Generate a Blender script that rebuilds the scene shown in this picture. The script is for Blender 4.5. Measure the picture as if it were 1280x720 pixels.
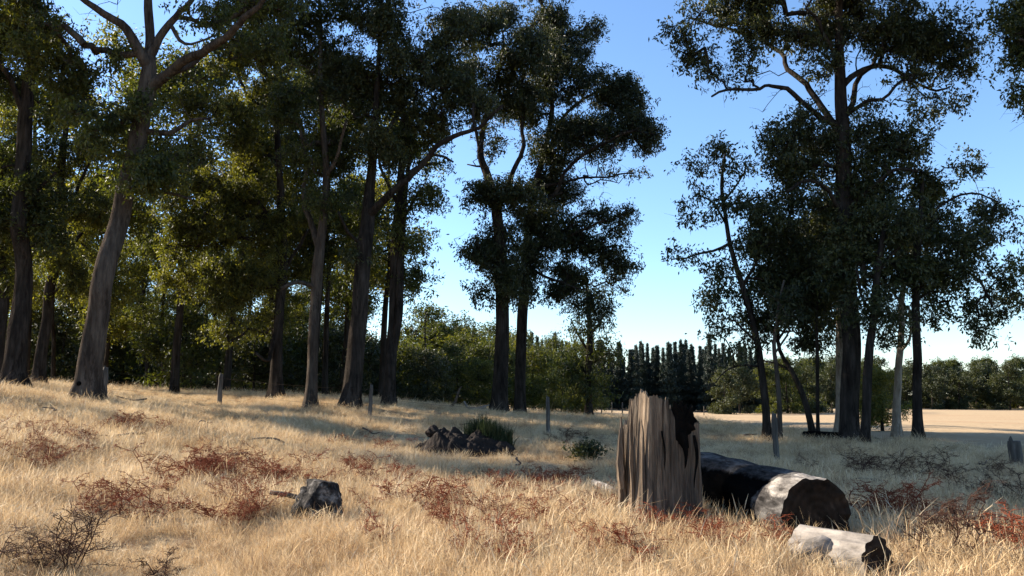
import bpy, math, random
import numpy as np

# ----------------------------------------------------------------- scene, camera, sky, sun
for o in list(bpy.data.objects):
    bpy.data.objects.remove(o)
S = bpy.context.scene
COL = S.collection
R = math.radians
F = 1280 * 30.0 / 36.0            # focal length in photo pixels
PITCH = math.atan(130.0 / F)
CAMZ = 1.6

cam_d = bpy.data.cameras.new('camera')
cam_d.lens = 30.0
cam_d.sensor_width = 36.0
cam_d.clip_start = 0.05
cam_d.clip_end = 6000
cam = bpy.data.objects.new('camera', cam_d)
COL.objects.link(cam)
cam.location = (0, 0, CAMZ)
cam.rotation_euler = (R(90) + PITCH, 0, 0)
S.camera = cam

SUN_EL, SUN_BEHIND = 27.0, 21.0    # degrees up, degrees behind straight left
world = bpy.data.worlds.new('World')
S.world = world
world.use_nodes = True
wn = world.node_tree
sky = wn.nodes.new('ShaderNodeTexSky')
sky.sky_type = 'NISHITA'
sky.sun_disc = False
sky.sun_elevation = R(SUN_EL)
sky.sun_rotation = R(-(90 - SUN_BEHIND))
sky.altitude = 0
sky.air_density = 1.0
sky.dust_density = 0.3
sky.ozone_density = 5.0
wn.links.new(sky.outputs[0], wn.nodes['Background'].inputs[0])
wn.nodes['Background'].inputs[1].default_value = 0.10

sun_d = bpy.data.lights.new('sun', 'SUN')
sun_d.energy = 5.0
sun_d.angle = R(0.5)
sun_d.color = (1.0, 0.90, 0.76)
sun = bpy.data.objects.new('sun', sun_d)
COL.objects.link(sun)
sun.location = (-60, 20, 40)
sun.rotation_euler = (R(90 - SUN_EL), 0, -R(90 + SUN_BEHIND))   # shines right and a little towards the camera

S.view_settings.view_transform = 'Standard'
S.view_settings.look = 'None'
S.view_settings.exposure = 1.5
S.view_settings.gamma = 1.0
S.cycles.max_bounces = 6
S.cycles.diffuse_bounces = 3
S.cycles.glossy_bounces = 2
S.cycles.transmission_bounces = 4

# ----------------------------------------------------------------- maths helpers
cp, sp = math.cos(PITCH), math.sin(PITCH)

def ray(px, py):
    u = (px - 640.0) / F
    v = (360.0 - py) / F
    return np.array((u, cp - v * sp, sp + v * cp))

def at(px, py, Y):
    d = ray(px, py)
    return np.array((0, 0, CAMZ)) + d * (Y / d[1])

# ground heights measured at photo points: (px, py or None, depth, z or None)
_ctrl = []
for px, py, d in [(107, 500, 24), (17, 486, 27), (48, 481, 33), (345, 499, 35), (388, 511, 30), (438, 508, 30), (485, 507, 32),
                  (625, 517, 34), (651, 518, 36), (274, 506, 32), (461, 523, 28), (685, 545, 24.5), (971, 577, 20),
                  (1060, 555, 26), (1147, 553, 26), (1271, 582, 20), (700, 521, 60), (750, 518, 80), (880, 520, 100),
                  (880, 514, 150), (1200, 530, 50), (1270, 513, 190), (1100, 513, 170), (540, 512, 45), (585, 566, 20),
                  (1000, 524, 70)]:
    p = at(px, py, d)
    _ctrl.append((p[0], p[1], p[2]))
for px, d, z in [(60, 7.4, .02), (640, 7.4, 0), (1200, 7.4, 0), (60, 12, .34), (350, 12, .16), (640, 12, .03), (1150, 12, 0), (60, 17, .85),
                 (100, 60, 1.75), (300, 60, 1.3), (480, 60, .75), (100, 130, 1.7), (400, 130, .8), (640, 130, -.6), (640, 3, 0), (0, 3, 0), (1280, 3, 0),
                 (100, 500, 2), (640, 500, -2), (1200, 500, -3)]:
    _ctrl.append(((px - 640) / F * d, d, z))
_ctrl = np.array(_ctrl)

def _tc(x, y):
    a = np.clip(np.arctan2(x, np.maximum(y, 0.01)), -0.66, 0.66)
    d = np.clip(np.hypot(x, y), 3, 500)
    return np.stack([a * 2.2, np.log(d)], -1)

def _tps(r2):
    return 0.5 * r2 * np.log(r2 + 1e-9)

_cc = _tc(_ctrl[:, 0], _ctrl[:, 1])
_n = len(_cc)
_K = _tps(((_cc[:, None] - _cc[None]) ** 2).sum(-1)) + np.eye(_n) * 0.004
_P = np.concatenate([np.ones((_n, 1)), _cc], 1)
_A = np.block([[_K, _P], [_P.T, np.zeros((3, 3))]])
_w = np.linalg.solve(_A, np.concatenate([_ctrl[:, 2], np.zeros(3)]))

def H(x, y):
    x = np.atleast_1d(np.asarray(x, float)); y = np.atleast_1d(np.asarray(y, float))
    out = np.empty(x.shape)
    for i in range(0, x.size, 20000):
        t = _tc(x.ravel()[i:i + 20000], y.ravel()[i:i + 20000])
        k = _tps(((t[:, None] - _cc[None]) ** 2).sum(-1))
        out.ravel()[i:i + 20000] = k @ _w[:_n] + _w[_n] + t @ _w[_n + 1:]
    d = np.hypot(x, y)
    out = np.clip(out, -4, 2.4)
    bump = (np.sin(x * 1.7 + 1.3 * np.sin(y * .9)) * np.sin(y * 1.3 + .7 * np.sin(x * 1.1))) * .025 + np.sin(x * .43 + y * .31) * .02
    return out + bump * np.clip(d / 6, 0, 1) * np.clip(60 / (d + 1), 0, 1)

def h1(x, y):
    return float(H(x, y)[0])

def on_ground(px, py):
    d = ray(px, py)
    t = np.geomspace(3, 320, 900)
    P = np.array((0, 0, CAMZ))[None] + d[None] / d[1] * t[:, None]
    below = P[:, 2] < H(P[:, 0], P[:, 1])
    i = int(np.argmax(below)) if below.any() else len(t) - 1
    q = P[i]
    return np.array((q[0], q[1], h1(q[0], q[1])))

def gp(px, Y):
    x = (px - 640.0) / F * Y / cp      # a point on the ground in the column px at depth Y
    for _ in range(4):
        z = h1(x, Y)
        zc = (z - CAMZ) * sp + Y * cp
        x = (px - 640.0) / F * zc
    return np.array((x, Y, h1(x, Y)))

# smooth value noise on arrays
_rng0 = np.random.RandomState(5)
_tab = _rng0.rand(32, 32, 32)

def vnoise(p):
    p = np.asarray(p, float)
    i = np.floor(p).astype(int)
    f = p - i
    f = f * f * (3 - 2 * f)
    v = 0
    for dx in (0, 1):
        for dy in (0, 1):
            for dz in (0, 1):
                w = (f[..., 0] if dx else 1 - f[..., 0]) * (f[..., 1] if dy else 1 - f[..., 1]) * (f[..., 2] if dz else 1 - f[..., 2])
                v = v + w * _tab[(i[..., 0] + dx) % 32, (i[..., 1] + dy) % 32, (i[..., 2] + dz) % 32]
    return v * 2 - 1

def fbm(p, o=4):
    s, a = 0, 1
    p = np.asarray(p, float)
    for k in range(o):
        s = s + a * vnoise(p + 7.3 * k)
        p = p * 2.03
        a *= .5
    return s

# ----------------------------------------------------------------- mesh helpers
class MB:
    """collects quads and triangles, links them as one mesh object"""
    def __init__(self):
        self.v, self.q, self.t, self.n = [], [], [], 0
        self.qm, self.tm = [], []

    def add(self, v, q=None, t=None, m=0):
        v = np.asarray(v, np.float32).reshape(-1, 3)
        if q is not None and len(q):
            q = np.asarray(q, np.int32).reshape(-1, 4)
            self.q.append(q + self.n); self.qm.append(np.full(len(q), m, np.int32))
        if t is not None and len(t):
            t = np.asarray(t, np.int32).reshape(-1, 3)
            self.t.append(t + self.n); self.tm.append(np.full(len(t), m, np.int32))
        self.v.append(v)
        self.n += len(v)

    def tube(self, pts, rad, sides=6, caps=True, wob=0.0, seed=0, m=0, lobes=None):
        pts = np.asarray(pts, float)
        n = len(pts)
        rad = np.broadcast_to(np.asarray(rad, float), (n,))
        tan = np.gradient(pts, axis=0)
        tan /= np.linalg.norm(tan, axis=1)[:, None] + 1e-9
        ax = tan.mean(0)
        ref = np.array((1., 0, 0)) if abs(ax[0]) < .75 * np.linalg.norm(ax) else np.array((0, 1., 0))
        s = np.cross(tan, ref); s /= np.linalg.norm(s, axis=1)[:, None] + 1e-9
        b = np.cross(tan, s)
        th = np.arange(sides) * 2 * math.pi / sides
        rr = rad[:, None] * np.ones(sides)[None]
        if wob:
            c = np.stack(np.broadcast_arrays(np.cos(th)[None] * 1.1 + seed, np.sin(th)[None] * 1.1, (np.arange(n) * .13)[:, None]), -1)
            c2 = np.stack(np.broadcast_arrays(np.cos(th)[None] * 3 + seed, np.sin(th)[None] * 3, (np.arange(n) * .3)[:, None]), -1)
            rr = rr * (1 + wob * vnoise(c) + wob * .6 * vnoise(c2))
        if lobes is not None:
            rr = rr * (1 + lobes[:, None] * (.5 + .5 * np.sin(th * 4 + seed + .8 * np.sin(th * 2 + seed)))[None])
        V = pts[:, None] + rr[..., None] * (np.cos(th)[None, :, None] * s[:, None] + np.sin(th)[None, :, None] * b[:, None])
        i = np.arange(n - 1)[:, None] * sides
        j = np.arange(sides)[None]
        k = (j + 1) % sides
        Q = np.stack(np.broadcast_arrays(i + j, i + k, i + sides + k, i + sides + j), -1).reshape(-1, 4)
        V = V.reshape(-1, 3)
        T = []
        if caps:
            V = np.concatenate([V, pts[:1], pts[-1:]])
            c0, c1 = n * sides, n * sides + 1
            e = (n - 1) * sides
            for a in range(sides):
                T.append((c0, (a + 1) % sides, a)); T.append((c1, e + a, e + (a + 1) % sides))
        self.add(V, Q, T, m)

    def build(self, name, mats, parent=None, smooth=True, loc=None, kind=None, mesh_only=False):
        v = np.concatenate(self.v) if self.v else np.zeros((0, 3), np.float32)
        q = np.concatenate(self.q) if self.q else np.zeros((0, 4), np.int32)
        t = np.concatenate(self.t) if self.t else np.zeros((0, 3), np.int32)
        me = bpy.data.meshes.new(name)
        me.vertices.add(len(v)); me.vertices.foreach_set('co', v.ravel())
        me.loops.add(q.size + t.size)
        me.loops.foreach_set('vertex_index', np.concatenate([q.ravel(), t.ravel()]).astype(np.int32))
        me.polygons.add(len(q) + len(t))
        me.polygons.foreach_set('loop_start', np.concatenate([np.arange(len(q)) * 4, q.size + np.arange(len(t)) * 3]).astype(np.int32))
        if not isinstance(mats, (list, tuple)):
            mats = [mats]
        for mt in mats:
            me.materials.append(mt)
        mi = np.concatenate([np.concatenate(self.qm) if self.qm else np.zeros(0, np.int32), np.concatenate(self.tm) if self.tm else np.zeros(0, np.int32)])
        me.polygons.foreach_set('material_index', mi.astype(np.int32))
        me.polygons.foreach_set('use_smooth', np.full(len(me.polygons), smooth))
        me.update(calc_edges=True)
        me.validate()
        if mesh_only:
            return me
        return link(name, me, parent, loc, kind)

def link(name, me, parent=None, loc=None, kind=None):
    o = bpy.data.objects.new(name, me)
    COL.objects.link(o)
    if parent is not None:
        o.parent = parent
    if loc is not None:
        o.location = [float(c) for c in loc]
    if kind:
        o['kind'] = kind
    return o

def thing(name, label, cat, loc, group=None, rz=0, scale=1):
    o = bpy.data.objects.new(name, None)
    COL.objects.link(o)
    o.empty_display_size = .3
    o.location = [float(c) for c in loc]
    o.rotation_euler = (0, 0, rz)
    o.scale = (scale,) * 3 if np.isscalar(scale) else scale
    return tag(o, label, cat, group)

def tag(o, label, cat, group=None):
    o['label'] = label
    o['category'] = cat
    if group:
        o['group'] = group
    return o

def copy_tree(root, loc, rz, scale, label, group):
    r = root.copy(); COL.objects.link(r)
    r.location = [float(c) for c in loc]; r.rotation_euler = (0, 0, rz)
    r.scale = (scale,) * 3 if np.isscalar(scale) else scale
    r['label'] = label; r['group'] = group
    for ch in list(root.children):
        c = ch.copy(); COL.objects.link(c); c.parent = r
    return r

def smooth_path(pts, step):
    """Catmull-Rom through the points (any number of columns), about one sample per step"""
    pts = np.asarray(pts, float)
    ext = np.concatenate([2 * pts[:1] - pts[1:2], pts, 2 * pts[-1:] - pts[-2:-1]])
    out = []
    for i in range(len(pts) - 1):
        p0, p1, p2, p3 = ext[i:i + 4]
        n = max(1, int(np.linalg.norm((p2 - p1)[:3]) / step))
        t = (np.arange(n) / n)[:, None]
        out.append(.5 * (2 * p1 + (p2 - p0) * t + (2 * p0 - 5 * p1 + 4 * p2 - p3) * t * t + (3 * p1 - p0 - 3 * p2 + p3) * t ** 3))
    out.append(pts[-1:])
    return np.concatenate(out)

# ----------------------------------------------------------------- materials
def mat(name):
    m = bpy.data.materials.new(name)
    m.use_nodes = True
    nt = m.node_tree
    for n in list(nt.nodes):
        nt.nodes.remove(n)
    out = nt.nodes.new('ShaderNodeOutputMaterial')
    return m, nt, out

def node(nt, t, **kw):
    n = nt.nodes.new(t)
    for k, v in kw.items():
        setattr(n, k, v)
    return n

def ramp(nt, fac, stops):
    r = node(nt, 'ShaderNodeValToRGB')
    e = r.color_ramp.elements
    while len(e) < len(stops):
        e.new(.5)
    for el, (p, c) in zip(e, stops):
        el.position = p; el.color = (*c, 1)
    nt.links.new(fac, r.inputs[0])
    return r.outputs[0]

def noise_tex(nt, vec, scale, detail=4, rough=.55, mapping=None):
    if mapping is not None:
        mp = node(nt, 'ShaderNodeMapping')
        mp.inputs['Scale'].default_value = mapping
        nt.links.new(vec, mp.inputs[0]); vec = mp.outputs[0]
    n = node(nt, 'ShaderNodeTexNoise')
    n.inputs['Scale'].default_value = scale
    n.inputs['Detail'].default_value = detail
    n.inputs['Roughness'].default_value = rough
    nt.links.new(vec, n.inputs['Vector'])
    return n.outputs[0]

def mixc(nt, fac, a, b, mode='MIX'):
    m = node(nt, 'ShaderNodeMix', data_type='RGBA', blend_type=mode)
    for sock, val in ((m.inputs[0], fac), (m.inputs[6], a), (m.inputs[7], b)):
        if hasattr(val, 'is_output'):
            nt.links.new(val, sock)
        elif np.isscalar(val):
            sock.default_value = val
        else:
            sock.default_value = (*val, 1)
    return m.outputs[2]

def math_n(nt, op, a, b=None, clamp=False):
    m = node(nt, 'ShaderNodeMath', operation=op, use_clamp=clamp)
    for i, v in enumerate((a, b)):
        if v is None:
            continue
        if hasattr(v, 'is_output'):
            nt.links.new(v, m.inputs[i])
        else:
            m.inputs[i].default_value = v
    return m.outputs[0]

def surface(nt, out, color, rough=.85, spec=.2, bump=None, bstr=.5, bdist=.02):
    if spec <= 0.1:                                   # dead matt wood, earth and straw litter
        p = node(nt, 'ShaderNodeBsdfDiffuse')
        key = 'Color'
    else:
        p = node(nt, 'ShaderNodeBsdfPrincipled')
        key = 'Base Color'
        p.inputs['Roughness'].default_value = rough
        p.inputs['Specular IOR Level'].default_value = spec
    if hasattr(color, 'is_output'):
        nt.links.new(color, p.inputs[key])
    else:
        p.inputs[key].default_value = (*color, 1)
    if bump is not None:
        b = node(nt, 'ShaderNodeBump')
        b.inputs['Strength'].default_value = bstr
        b.inputs['Distance'].default_value = bdist
        nt.links.new(bump, b.inputs['Height'])
        nt.links.new(b.outputs[0], p.inputs['Normal'])
    nt.links.new(p.outputs[0], out.inputs[0])
    return p

def leaf_mat(name, dark, mid, light, trans_col, trans=.35, rough=.5):
    m, nt, out = mat(name)
    g = node(nt, 'ShaderNodeNewGeometry')
    oi = node(nt, 'ShaderNodeObjectInfo')
    n = noise_tex(nt, g.outputs['Position'], .7, 2)
    f = math_n(nt, 'ADD', math_n(nt, 'MULTIPLY', g.outputs['Random Per Island'], .6), math_n(nt, 'MULTIPLY', math_n(nt, 'SUBTRACT', n, .3), .8))
    f = math_n(nt, 'ADD', f, math_n(nt, 'MULTIPLY', math_n(nt, 'SUBTRACT', oi.outputs['Random'], .5), .25), True)
    c = ramp(nt, f, [(0.05, dark), (.5, mid), (.95, light)])
    p = node(nt, 'ShaderNodeBsdfPrincipled')
    nt.links.new(c, p.inputs['Base Color'])
    p.inputs['Roughness'].default_value = rough
    p.inputs['Specular IOR Level'].default_value = .35
    tr = node(nt, 'ShaderNodeBsdfTranslucent')
    nt.links.new(mixc(nt, 1.0, c, trans_col, 'MULTIPLY'), tr.inputs[0])
    mx = node(nt, 'ShaderNodeMixShader')
    mx.inputs[0].default_value = trans
    nt.links.new(p.outputs[0], mx.inputs[1]); nt.links.new(tr.outputs[0], mx.inputs[2])
    nt.links.new(mx.outputs[0], out.inputs[0])
    return m

def bark_mat(name, dark, mid, light, vs=1.0):
    m, nt, out = mat(name)
    tc = node(nt, 'ShaderNodeTexCoord')
    o = tc.outputs['Object']
    n1 = noise_tex(nt, o, 9, 6, .65, (1, 1, .14 * vs))
    n2 = noise_tex(nt, o, 1.3, 4, .6, (1, 1, .5))
    n3 = noise_tex(nt, o, 34, 3, .6, (1, 1, .12 * vs))
    n4 = noise_tex(nt, o, 3.2, 5, .7, (1, 1, .22))
    f = math_n(nt, 'ADD', math_n(nt, 'MULTIPLY', n1, .60), math_n(nt, 'MULTIPLY', n2, .45))
    c = ramp(nt, f, [(.36, dark), (.52, mid), (.68, light)])
    c = mixc(nt, ramp(nt, n4, [(.56, (0, 0, 0)), (.60, (.75, .75, .75))]), c, dark)
    hgt = math_n(nt, 'ADD', n1, math_n(nt, 'MULTIPLY', n3, .5))
    surface(nt, out, c, .9, .1, hgt, 1.0, .10)
    return m

LEAF_GUM = leaf_mat('gum_leaf', (.018, .025, .008), (.042, .052, .014), (.105, .108, .025), (2.15, 2.0, .55), .45)
LEAF_OLIVE = leaf_mat('olive_leaf', (.022, .027, .009), (.064, .072, .018), (.155, .152, .034), (2.1, 1.9, .6), .5)
LEAF_DARK = leaf_mat('dark_leaf', (.014, .020, .008), (.030, .038, .012), (.070, .074, .022), (1.9, 1.7, .7), .32)
LEAF_BRIGHT = leaf_mat('bright_leaf', (.022, .032, .007), (.070, .083, .017), (.16, .15, .030), (1.8, 1.6, .5), .42)
LEAF_PINE = leaf_mat('pine_needle', (.010, .018, .012), (.018, .028, .018), (.030, .042, .024), (1.1, 1.2, .8), .15)
BARK_GREY = bark_mat('grey_bark', (.028, .022, .018), (.072, .057, .045), (.13, .105, .083))
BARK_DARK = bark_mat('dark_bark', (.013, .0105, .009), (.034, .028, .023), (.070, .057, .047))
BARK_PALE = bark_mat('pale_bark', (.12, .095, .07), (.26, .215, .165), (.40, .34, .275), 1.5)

def ground_mat():
    m, nt, out = mat('dry_ground')
    g = node(nt, 'ShaderNodeNewGeometry')
    p = g.outputs['Position']
    n1 = noise_tex(nt, p, .35, 4)
    n2 = noise_tex(nt, p, 14, 6, .7)
    c1 = ramp(nt, n2, [(.3, (.13, .085, .05)), (.5, (.29, .21, .125)), (.7, (.46, .36, .22))])
    c2 = ramp(nt, n2, [(.3, (.20, .14, .08)), (.55, (.36, .27, .165)), (.75, (.50, .40, .26))])
    c = mixc(nt, ramp(nt, n1, [(.4, (0, 0, 0)), (.62, (1, 1, 1))]), c1, c2)
    surface(nt, out, c, .95, .05, n2, .8, .06)
    return m

def field_mat():
    m, nt, out = mat('mown_stubble')
    g = node(nt, 'ShaderNodeNewGeometry')
    p = g.outputs['Position']
    n1 = noise_tex(nt, p, .06, 4, .6, (.35, 1.6, 1))
    n2 = noise_tex(nt, p, 3.5, 6, .7)
    c = ramp(nt, n2, [(.3, (.34, .24, .14)), (.55, (.44, .32, .195)), (.75, (.52, .40, .26))])
    red = mixc(nt, .55, c, (.38, .24, .14))
    f = ramp(nt, n1, [(.50, (0, 0, 0)), (.66, (1, 1, 1))])
    c = mixc(nt, f, c, red)
    surface(nt, out, c, .95, .05, n2, .6, .08)
    return m

def straw_mat(name, a, b, c_, low=None):
    m, nt, out = mat(name)
    g = node(nt, 'ShaderNodeNewGeometry')
    oi = node(nt, 'ShaderNodeObjectInfo')
    n = noise_tex(nt, g.outputs['Position'], .55, 3)
    f = math_n(nt, 'ADD', math_n(nt, 'MULTIPLY', g.outputs['Random Per Island'], .55), math_n(nt, 'MULTIPLY', oi.outputs['Random'], .3))
    f = math_n(nt, 'ADD', f, math_n(nt, 'MULTIPLY', math_n(nt, 'SUBTRACT', n, .42), .9), True)
    c = ramp(nt, f, [(.05, a), (.45, b), (.95, c_)])
    if low is not None:
        odd = ramp(nt, oi.outputs['Random'], [(.10, (1, 1, 1)), (.14, (0, 0, 0))])
        c = mixc(nt, math_n(nt, 'MULTIPLY', odd, .75), c, low)
    d = node(nt, 'ShaderNodeBsdfPrincipled')
    nt.links.new(c, d.inputs['Base Color'])
    d.inputs['Roughness'].default_value = .6
    d.inputs['Specular IOR Level'].default_value = .25
    tr = node(nt, 'ShaderNodeBsdfTranslucent')
    nt.links.new(c, tr.inputs[0])
    mx = node(nt, 'ShaderNodeMixShader'); mx.inputs[0].default_value = .3
    nt.links.new(d.outputs[0], mx.inputs[1]); nt.links.new(tr.outputs[0], mx.inputs[2])
    nt.links.new(mx.outputs[0], out.inputs[0])
    return m

STRAW = straw_mat('dry_straw', (.30, .18, .082), (.62, .445, .24), (.84, .69, .46), (.20, .105, .055))
GREEN_BLADE = straw_mat('green_blade', (.010, .020, .006), (.024, .038, .011), (.055, .062, .022))  # green darkened to carry the shade over the tussock

def plain_noise_mat(name, stops, scale=6, bump=.6, bd=.03, rough=.9, mapping=None, spec=.15):
    m, nt, out = mat(name)
    tc = node(nt, 'ShaderNodeTexCoord')
    n = noise_tex(nt, tc.outputs['Object'], scale, 7, .68, mapping)
    surface(nt, out, ramp(nt, n, stops), rough, spec, n, bump, bd)
    return m

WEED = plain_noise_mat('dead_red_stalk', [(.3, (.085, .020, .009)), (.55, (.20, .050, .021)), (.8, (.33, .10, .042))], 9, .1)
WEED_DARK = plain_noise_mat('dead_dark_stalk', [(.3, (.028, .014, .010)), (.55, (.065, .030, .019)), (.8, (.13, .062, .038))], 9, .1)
CHAR = plain_noise_mat('charred_wood', [(.3, (.003, .003, .003)), (.6, (.008, .007, .006)), (.8, (.020, .017, .015))], 9, .9, .03, .9, None, .08)
DARK_EARTH = plain_noise_mat('dark_burnt_earth', [(.3, (.010, .007, .006)), (.55, (.024, .017, .013)), (.8, (.060, .044, .032))], 5, 1, .06)
ROCK = plain_noise_mat('pitted_rock', [(.40, (.012, .010, .009)), (.52, (.050, .043, .037)), (.66, (.26, .23, .20))], 8, 1, .10)
POST = plain_noise_mat('weathered_post', [(.3, (.03, .025, .02)), (.5, (.08, .068, .056)), (.72, (.17, .148, .122))], 7, .7, .02, .9, (1, 1, .12))
GREY_WOOD = plain_noise_mat('silvered_wood', [(.3, (.07, .06, .05)), (.48, (.22, .19, .16)), (.7, (.42, .37, .31))], 6, .8, .03, .9, (.35, 1, 1))
STICK = plain_noise_mat('brown_stick', [(.3, (.05, .035, .026)), (.6, (.12, .085, .062)), (.8, (.2, .15, .11))], 12, .5)

def stump_mat():
    m, nt, out = mat('splintered_stump_wood')
    tc = node(nt, 'ShaderNodeTexCoord')
    o = tc.outputs['Object']
    n1 = noise_tex(nt, o, 13, 7, .7, (1, 1, .07))
    n2 = noise_tex(nt, o, 2.6, 4, .6, (1, 1, .35))
    n3 = noise_tex(nt, o, 45, 4, .7, (1, 1, .05))
    c = ramp(nt, n1, [(.37, (.020, .013, .008)), (.45, (.11, .070, .042)), (.57, (.29, .205, .13)), (.74, (.54, .43, .31))])
    c2 = ramp(nt, n1, [(.40, (.012, .008, .005)), (.52, (.075, .048, .030)), (.72, (.21, .145, .092))])
    c = mixc(nt, ramp(nt, n2, [(.38, (0, 0, 0)), (.54, (1, 1, 1))]), c, c2)
    c = mixc(nt, .22, c, ramp(nt, n3, [(.3, (.07, .05, .035)), (.7, (.46, .38, .29))]))
    # fire scar round the notch on the right of the top
    sx = node(nt, 'ShaderNodeSeparateXYZ'); nt.links.new(o, sx.inputs[0])
    n4 = noise_tex(nt, o, 5, 6, .7, (1, 1, .4))
    dx = math_n(nt, 'MULTIPLY', math_n(nt, 'ABSOLUTE', math_n(nt, 'SUBTRACT', sx.outputs[0], .26)), 2.6)
    dz = math_n(nt, 'SUBTRACT', 1.35, sx.outputs[2])
    df = math_n(nt, 'ADD', math_n(nt, 'ADD', dx, dz), math_n(nt, 'MULTIPLY', math_n(nt, 'SUBTRACT', n4, .5), 1.3))
    c = mixc(nt, ramp(nt, df, [(.12, (1, 1, 1)), (.40, (0, 0, 0))]), c, (.010, .008, .007))
    h_ = math_n(nt, 'ADD', n1, math_n(nt, 'MULTIPLY', n3, .4))
    surface(nt, out, c, .88, .15, h_, 1.0, .05)
    return m
STUMP = stump_mat()

def log_mat():
    """weathered grey wood; local x runs along the log with the sawn end at x = 0, char from the fire and painted shade further back"""
    m, nt, out = mat('burnt_grey_log')
    tc = node(nt, 'ShaderNodeTexCoord')
    o = tc.outputs['Object']
    n1 = noise_tex(nt, o, 9, 7, .68, (.3, 1, 1))
    n2 = noise_tex(nt, o, 2.1, 7, .7)
    sx = node(nt, 'ShaderNodeSeparateXYZ')
    nt.links.new(o, sx.inputs[0])
    grey = ramp(nt, n1, [(.34, (.05, .044, .039)), (.48, (.18, .16, .14)), (.66, (.42, .375, .32))])
    bark = ramp(nt, n1, [(.36, (.014, .013, .012)), (.5, (.052, .047, .043)), (.66, (.14, .13, .118))])
    zz = math_n(nt, 'ADD', sx.outputs[2], math_n(nt, 'MULTIPLY', math_n(nt, 'SUBTRACT', n2, .5), .5))
    grey = mixc(nt, ramp(nt, zz, [(.14, (0, 0, 0)), (.20, (1, 1, 1))]), bark, grey)
    char = ramp(nt, n1, [(.3, (.002, .002, .002)), (.7, (.006, .0055, .005))])  # char made extra black to carry the stump's shadow too
    z2 = math_n(nt, 'MULTIPLY', sx.outputs[2], sx.outputs[2])
    d = math_n(nt, 'ADD', math_n(nt, 'MULTIPLY', sx.outputs[0], -1), math_n(nt, 'MULTIPLY', math_n(nt, 'SUBTRACT', n2, .5), .55))
    d = math_n(nt, 'ADD', d, math_n(nt, 'MULTIPLY', z2, 2.6))
    f = ramp(nt, d, [(.74, (0, 0, 0)), (.77, (1, 1, 1))])
    grey = mixc(nt, f, grey, bark)  # wood past the burn edge darkened to stand for shade
    tp = math_n(nt, 'ADD', sx.outputs[2], math_n(nt, 'MULTIPLY', math_n(nt, 'SUBTRACT', n2, .5), .25))
    f = math_n(nt, 'MULTIPLY', f, ramp(nt, tp, [(.27, (1, 1, 1)), (.31, (0, 0, 0))]))
    surface(nt, out, mixc(nt, f, grey, char), .95, .03, n1, 1.0, .04)
    return m
LOG = log_mat()

def cut_mat(name, a, b, c_, charred=0.):
    m, nt, out = mat(name)
    tc = node(nt, 'ShaderNodeTexCoord')
    o = tc.outputs['Object']
    mp = node(nt, 'ShaderNodeMapping'); mp.inputs['Scale'].default_value = (0.0, 1, 1)
    nt.links.new(o, mp.inputs[0])
    w = node(nt, 'ShaderNodeTexWave', wave_type='RINGS', rings_direction='X')
    w.inputs['Scale'].default_value = 4; w.inputs['Distortion'].default_value = 4.5; w.inputs['Detail'].default_value = 3
    nt.links.new(mp.outputs[0], w.inputs['Vector'])
    n = noise_tex(nt, o, 5, 5, .65)
    f = math_n(nt, 'ADD', math_n(nt, 'MULTIPLY', w.outputs[1], .09), math_n(nt, 'MULTIPLY', n, .85))
    surface(nt, out, ramp(nt, f, [(.25, a), (.55, b), (.85, c_)]), .9, .1, f, .6, .01)
    return m
CUT = cut_mat('charred_cut_face', (.006, .005, .004), (.030, .021, .015), (.085, .060, .043))
CUT_SMALL = cut_mat('dark_cut_face', (.012, .009, .008), (.04, .03, .023), (.10, .075, .055))
WIRE, _nt, _o = mat('rusty_wire')
surface(_nt, _o, (.06, .045, .035), .9, .1)

# ----------------------------------------------------------------- ground and field
def build_ground():
    na, nr = 300, 150
    a = np.linspace(0, 2 * math.pi, na, endpoint=False)
    r = np.concatenate([np.geomspace(.8, 1500, nr)])
    X = np.sin(a)[None] * r[:, None]; Y = np.cos(a)[None] * r[:, None]
    Z = H(X, Y)
    V = np.stack([X, Y, Z], -1).reshape(-1, 3)
    i = np.arange(nr - 1)[:, None] * na; j = np.arange(na)[None]; k = (j + 1) % na
    Q = np.stack(np.broadcast_arrays(i + j, i + na + j, i + na + k, i + k), -1).reshape(-1, 4)
    mb = MB()
    V = np.concatenate([V, [[0, 0, h1(0, 0)]]])
    T = [(len(V) - 1, b, (b + 1) % na) for b in range(na)]
    mb.add(V, Q, T)
    # triangles must face up
    o = mb.build('ground', ground_mat(), kind='structure')
    o['label'] = 'dry straw-coloured paddock ground sloping up to the left'
    return o
build_ground()

FIELD_NEAR = [(-.03, 100), (.05, 84), (0.12, 70), (.2, 56), (.26, 42), (.33, 34), (.40, 30), (.50, 28), (.62, 28), (.9, 30)]
def field_near(a):
    return np.interp(a, [p[0] for p in FIELD_NEAR], [p[1] for p in FIELD_NEAR])

def build_field():
    a = np.linspace(-.03, 0.9, 110)
    t = np.linspace(0, 1, 60)
    near = field_near(a) + fbm(np.stack([a * 40, a * 0, a * 0 + 3], -1)) * 1.2
    r = near[None] * (240 / near[None]) ** t[:, None]
    X = np.sin(a)[None] * r; Y = np.cos(a)[None] * r
    Z = H(X, Y) + .012 + .03 * np.minimum(1, t[:, None] * 8)
    V = np.stack([X, Y, Z], -1).reshape(-1, 3)
    n = len(a)
    i = np.arange(len(t) - 1)[:, None] * n; j = np.arange(n - 1)[None]
    Q = np.stack(np.broadcast_arrays(i + j, i + j + n, i + j + n + 1, i + j + 1), -1).reshape(-1, 4)
    mb = MB(); mb.add(V, Q[:, ::-1])
    o = mb.build('field', field_mat(), kind='structure')
    o['label'] = 'mown pale stubble field beyond the trees on the right'
build_field()

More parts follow.
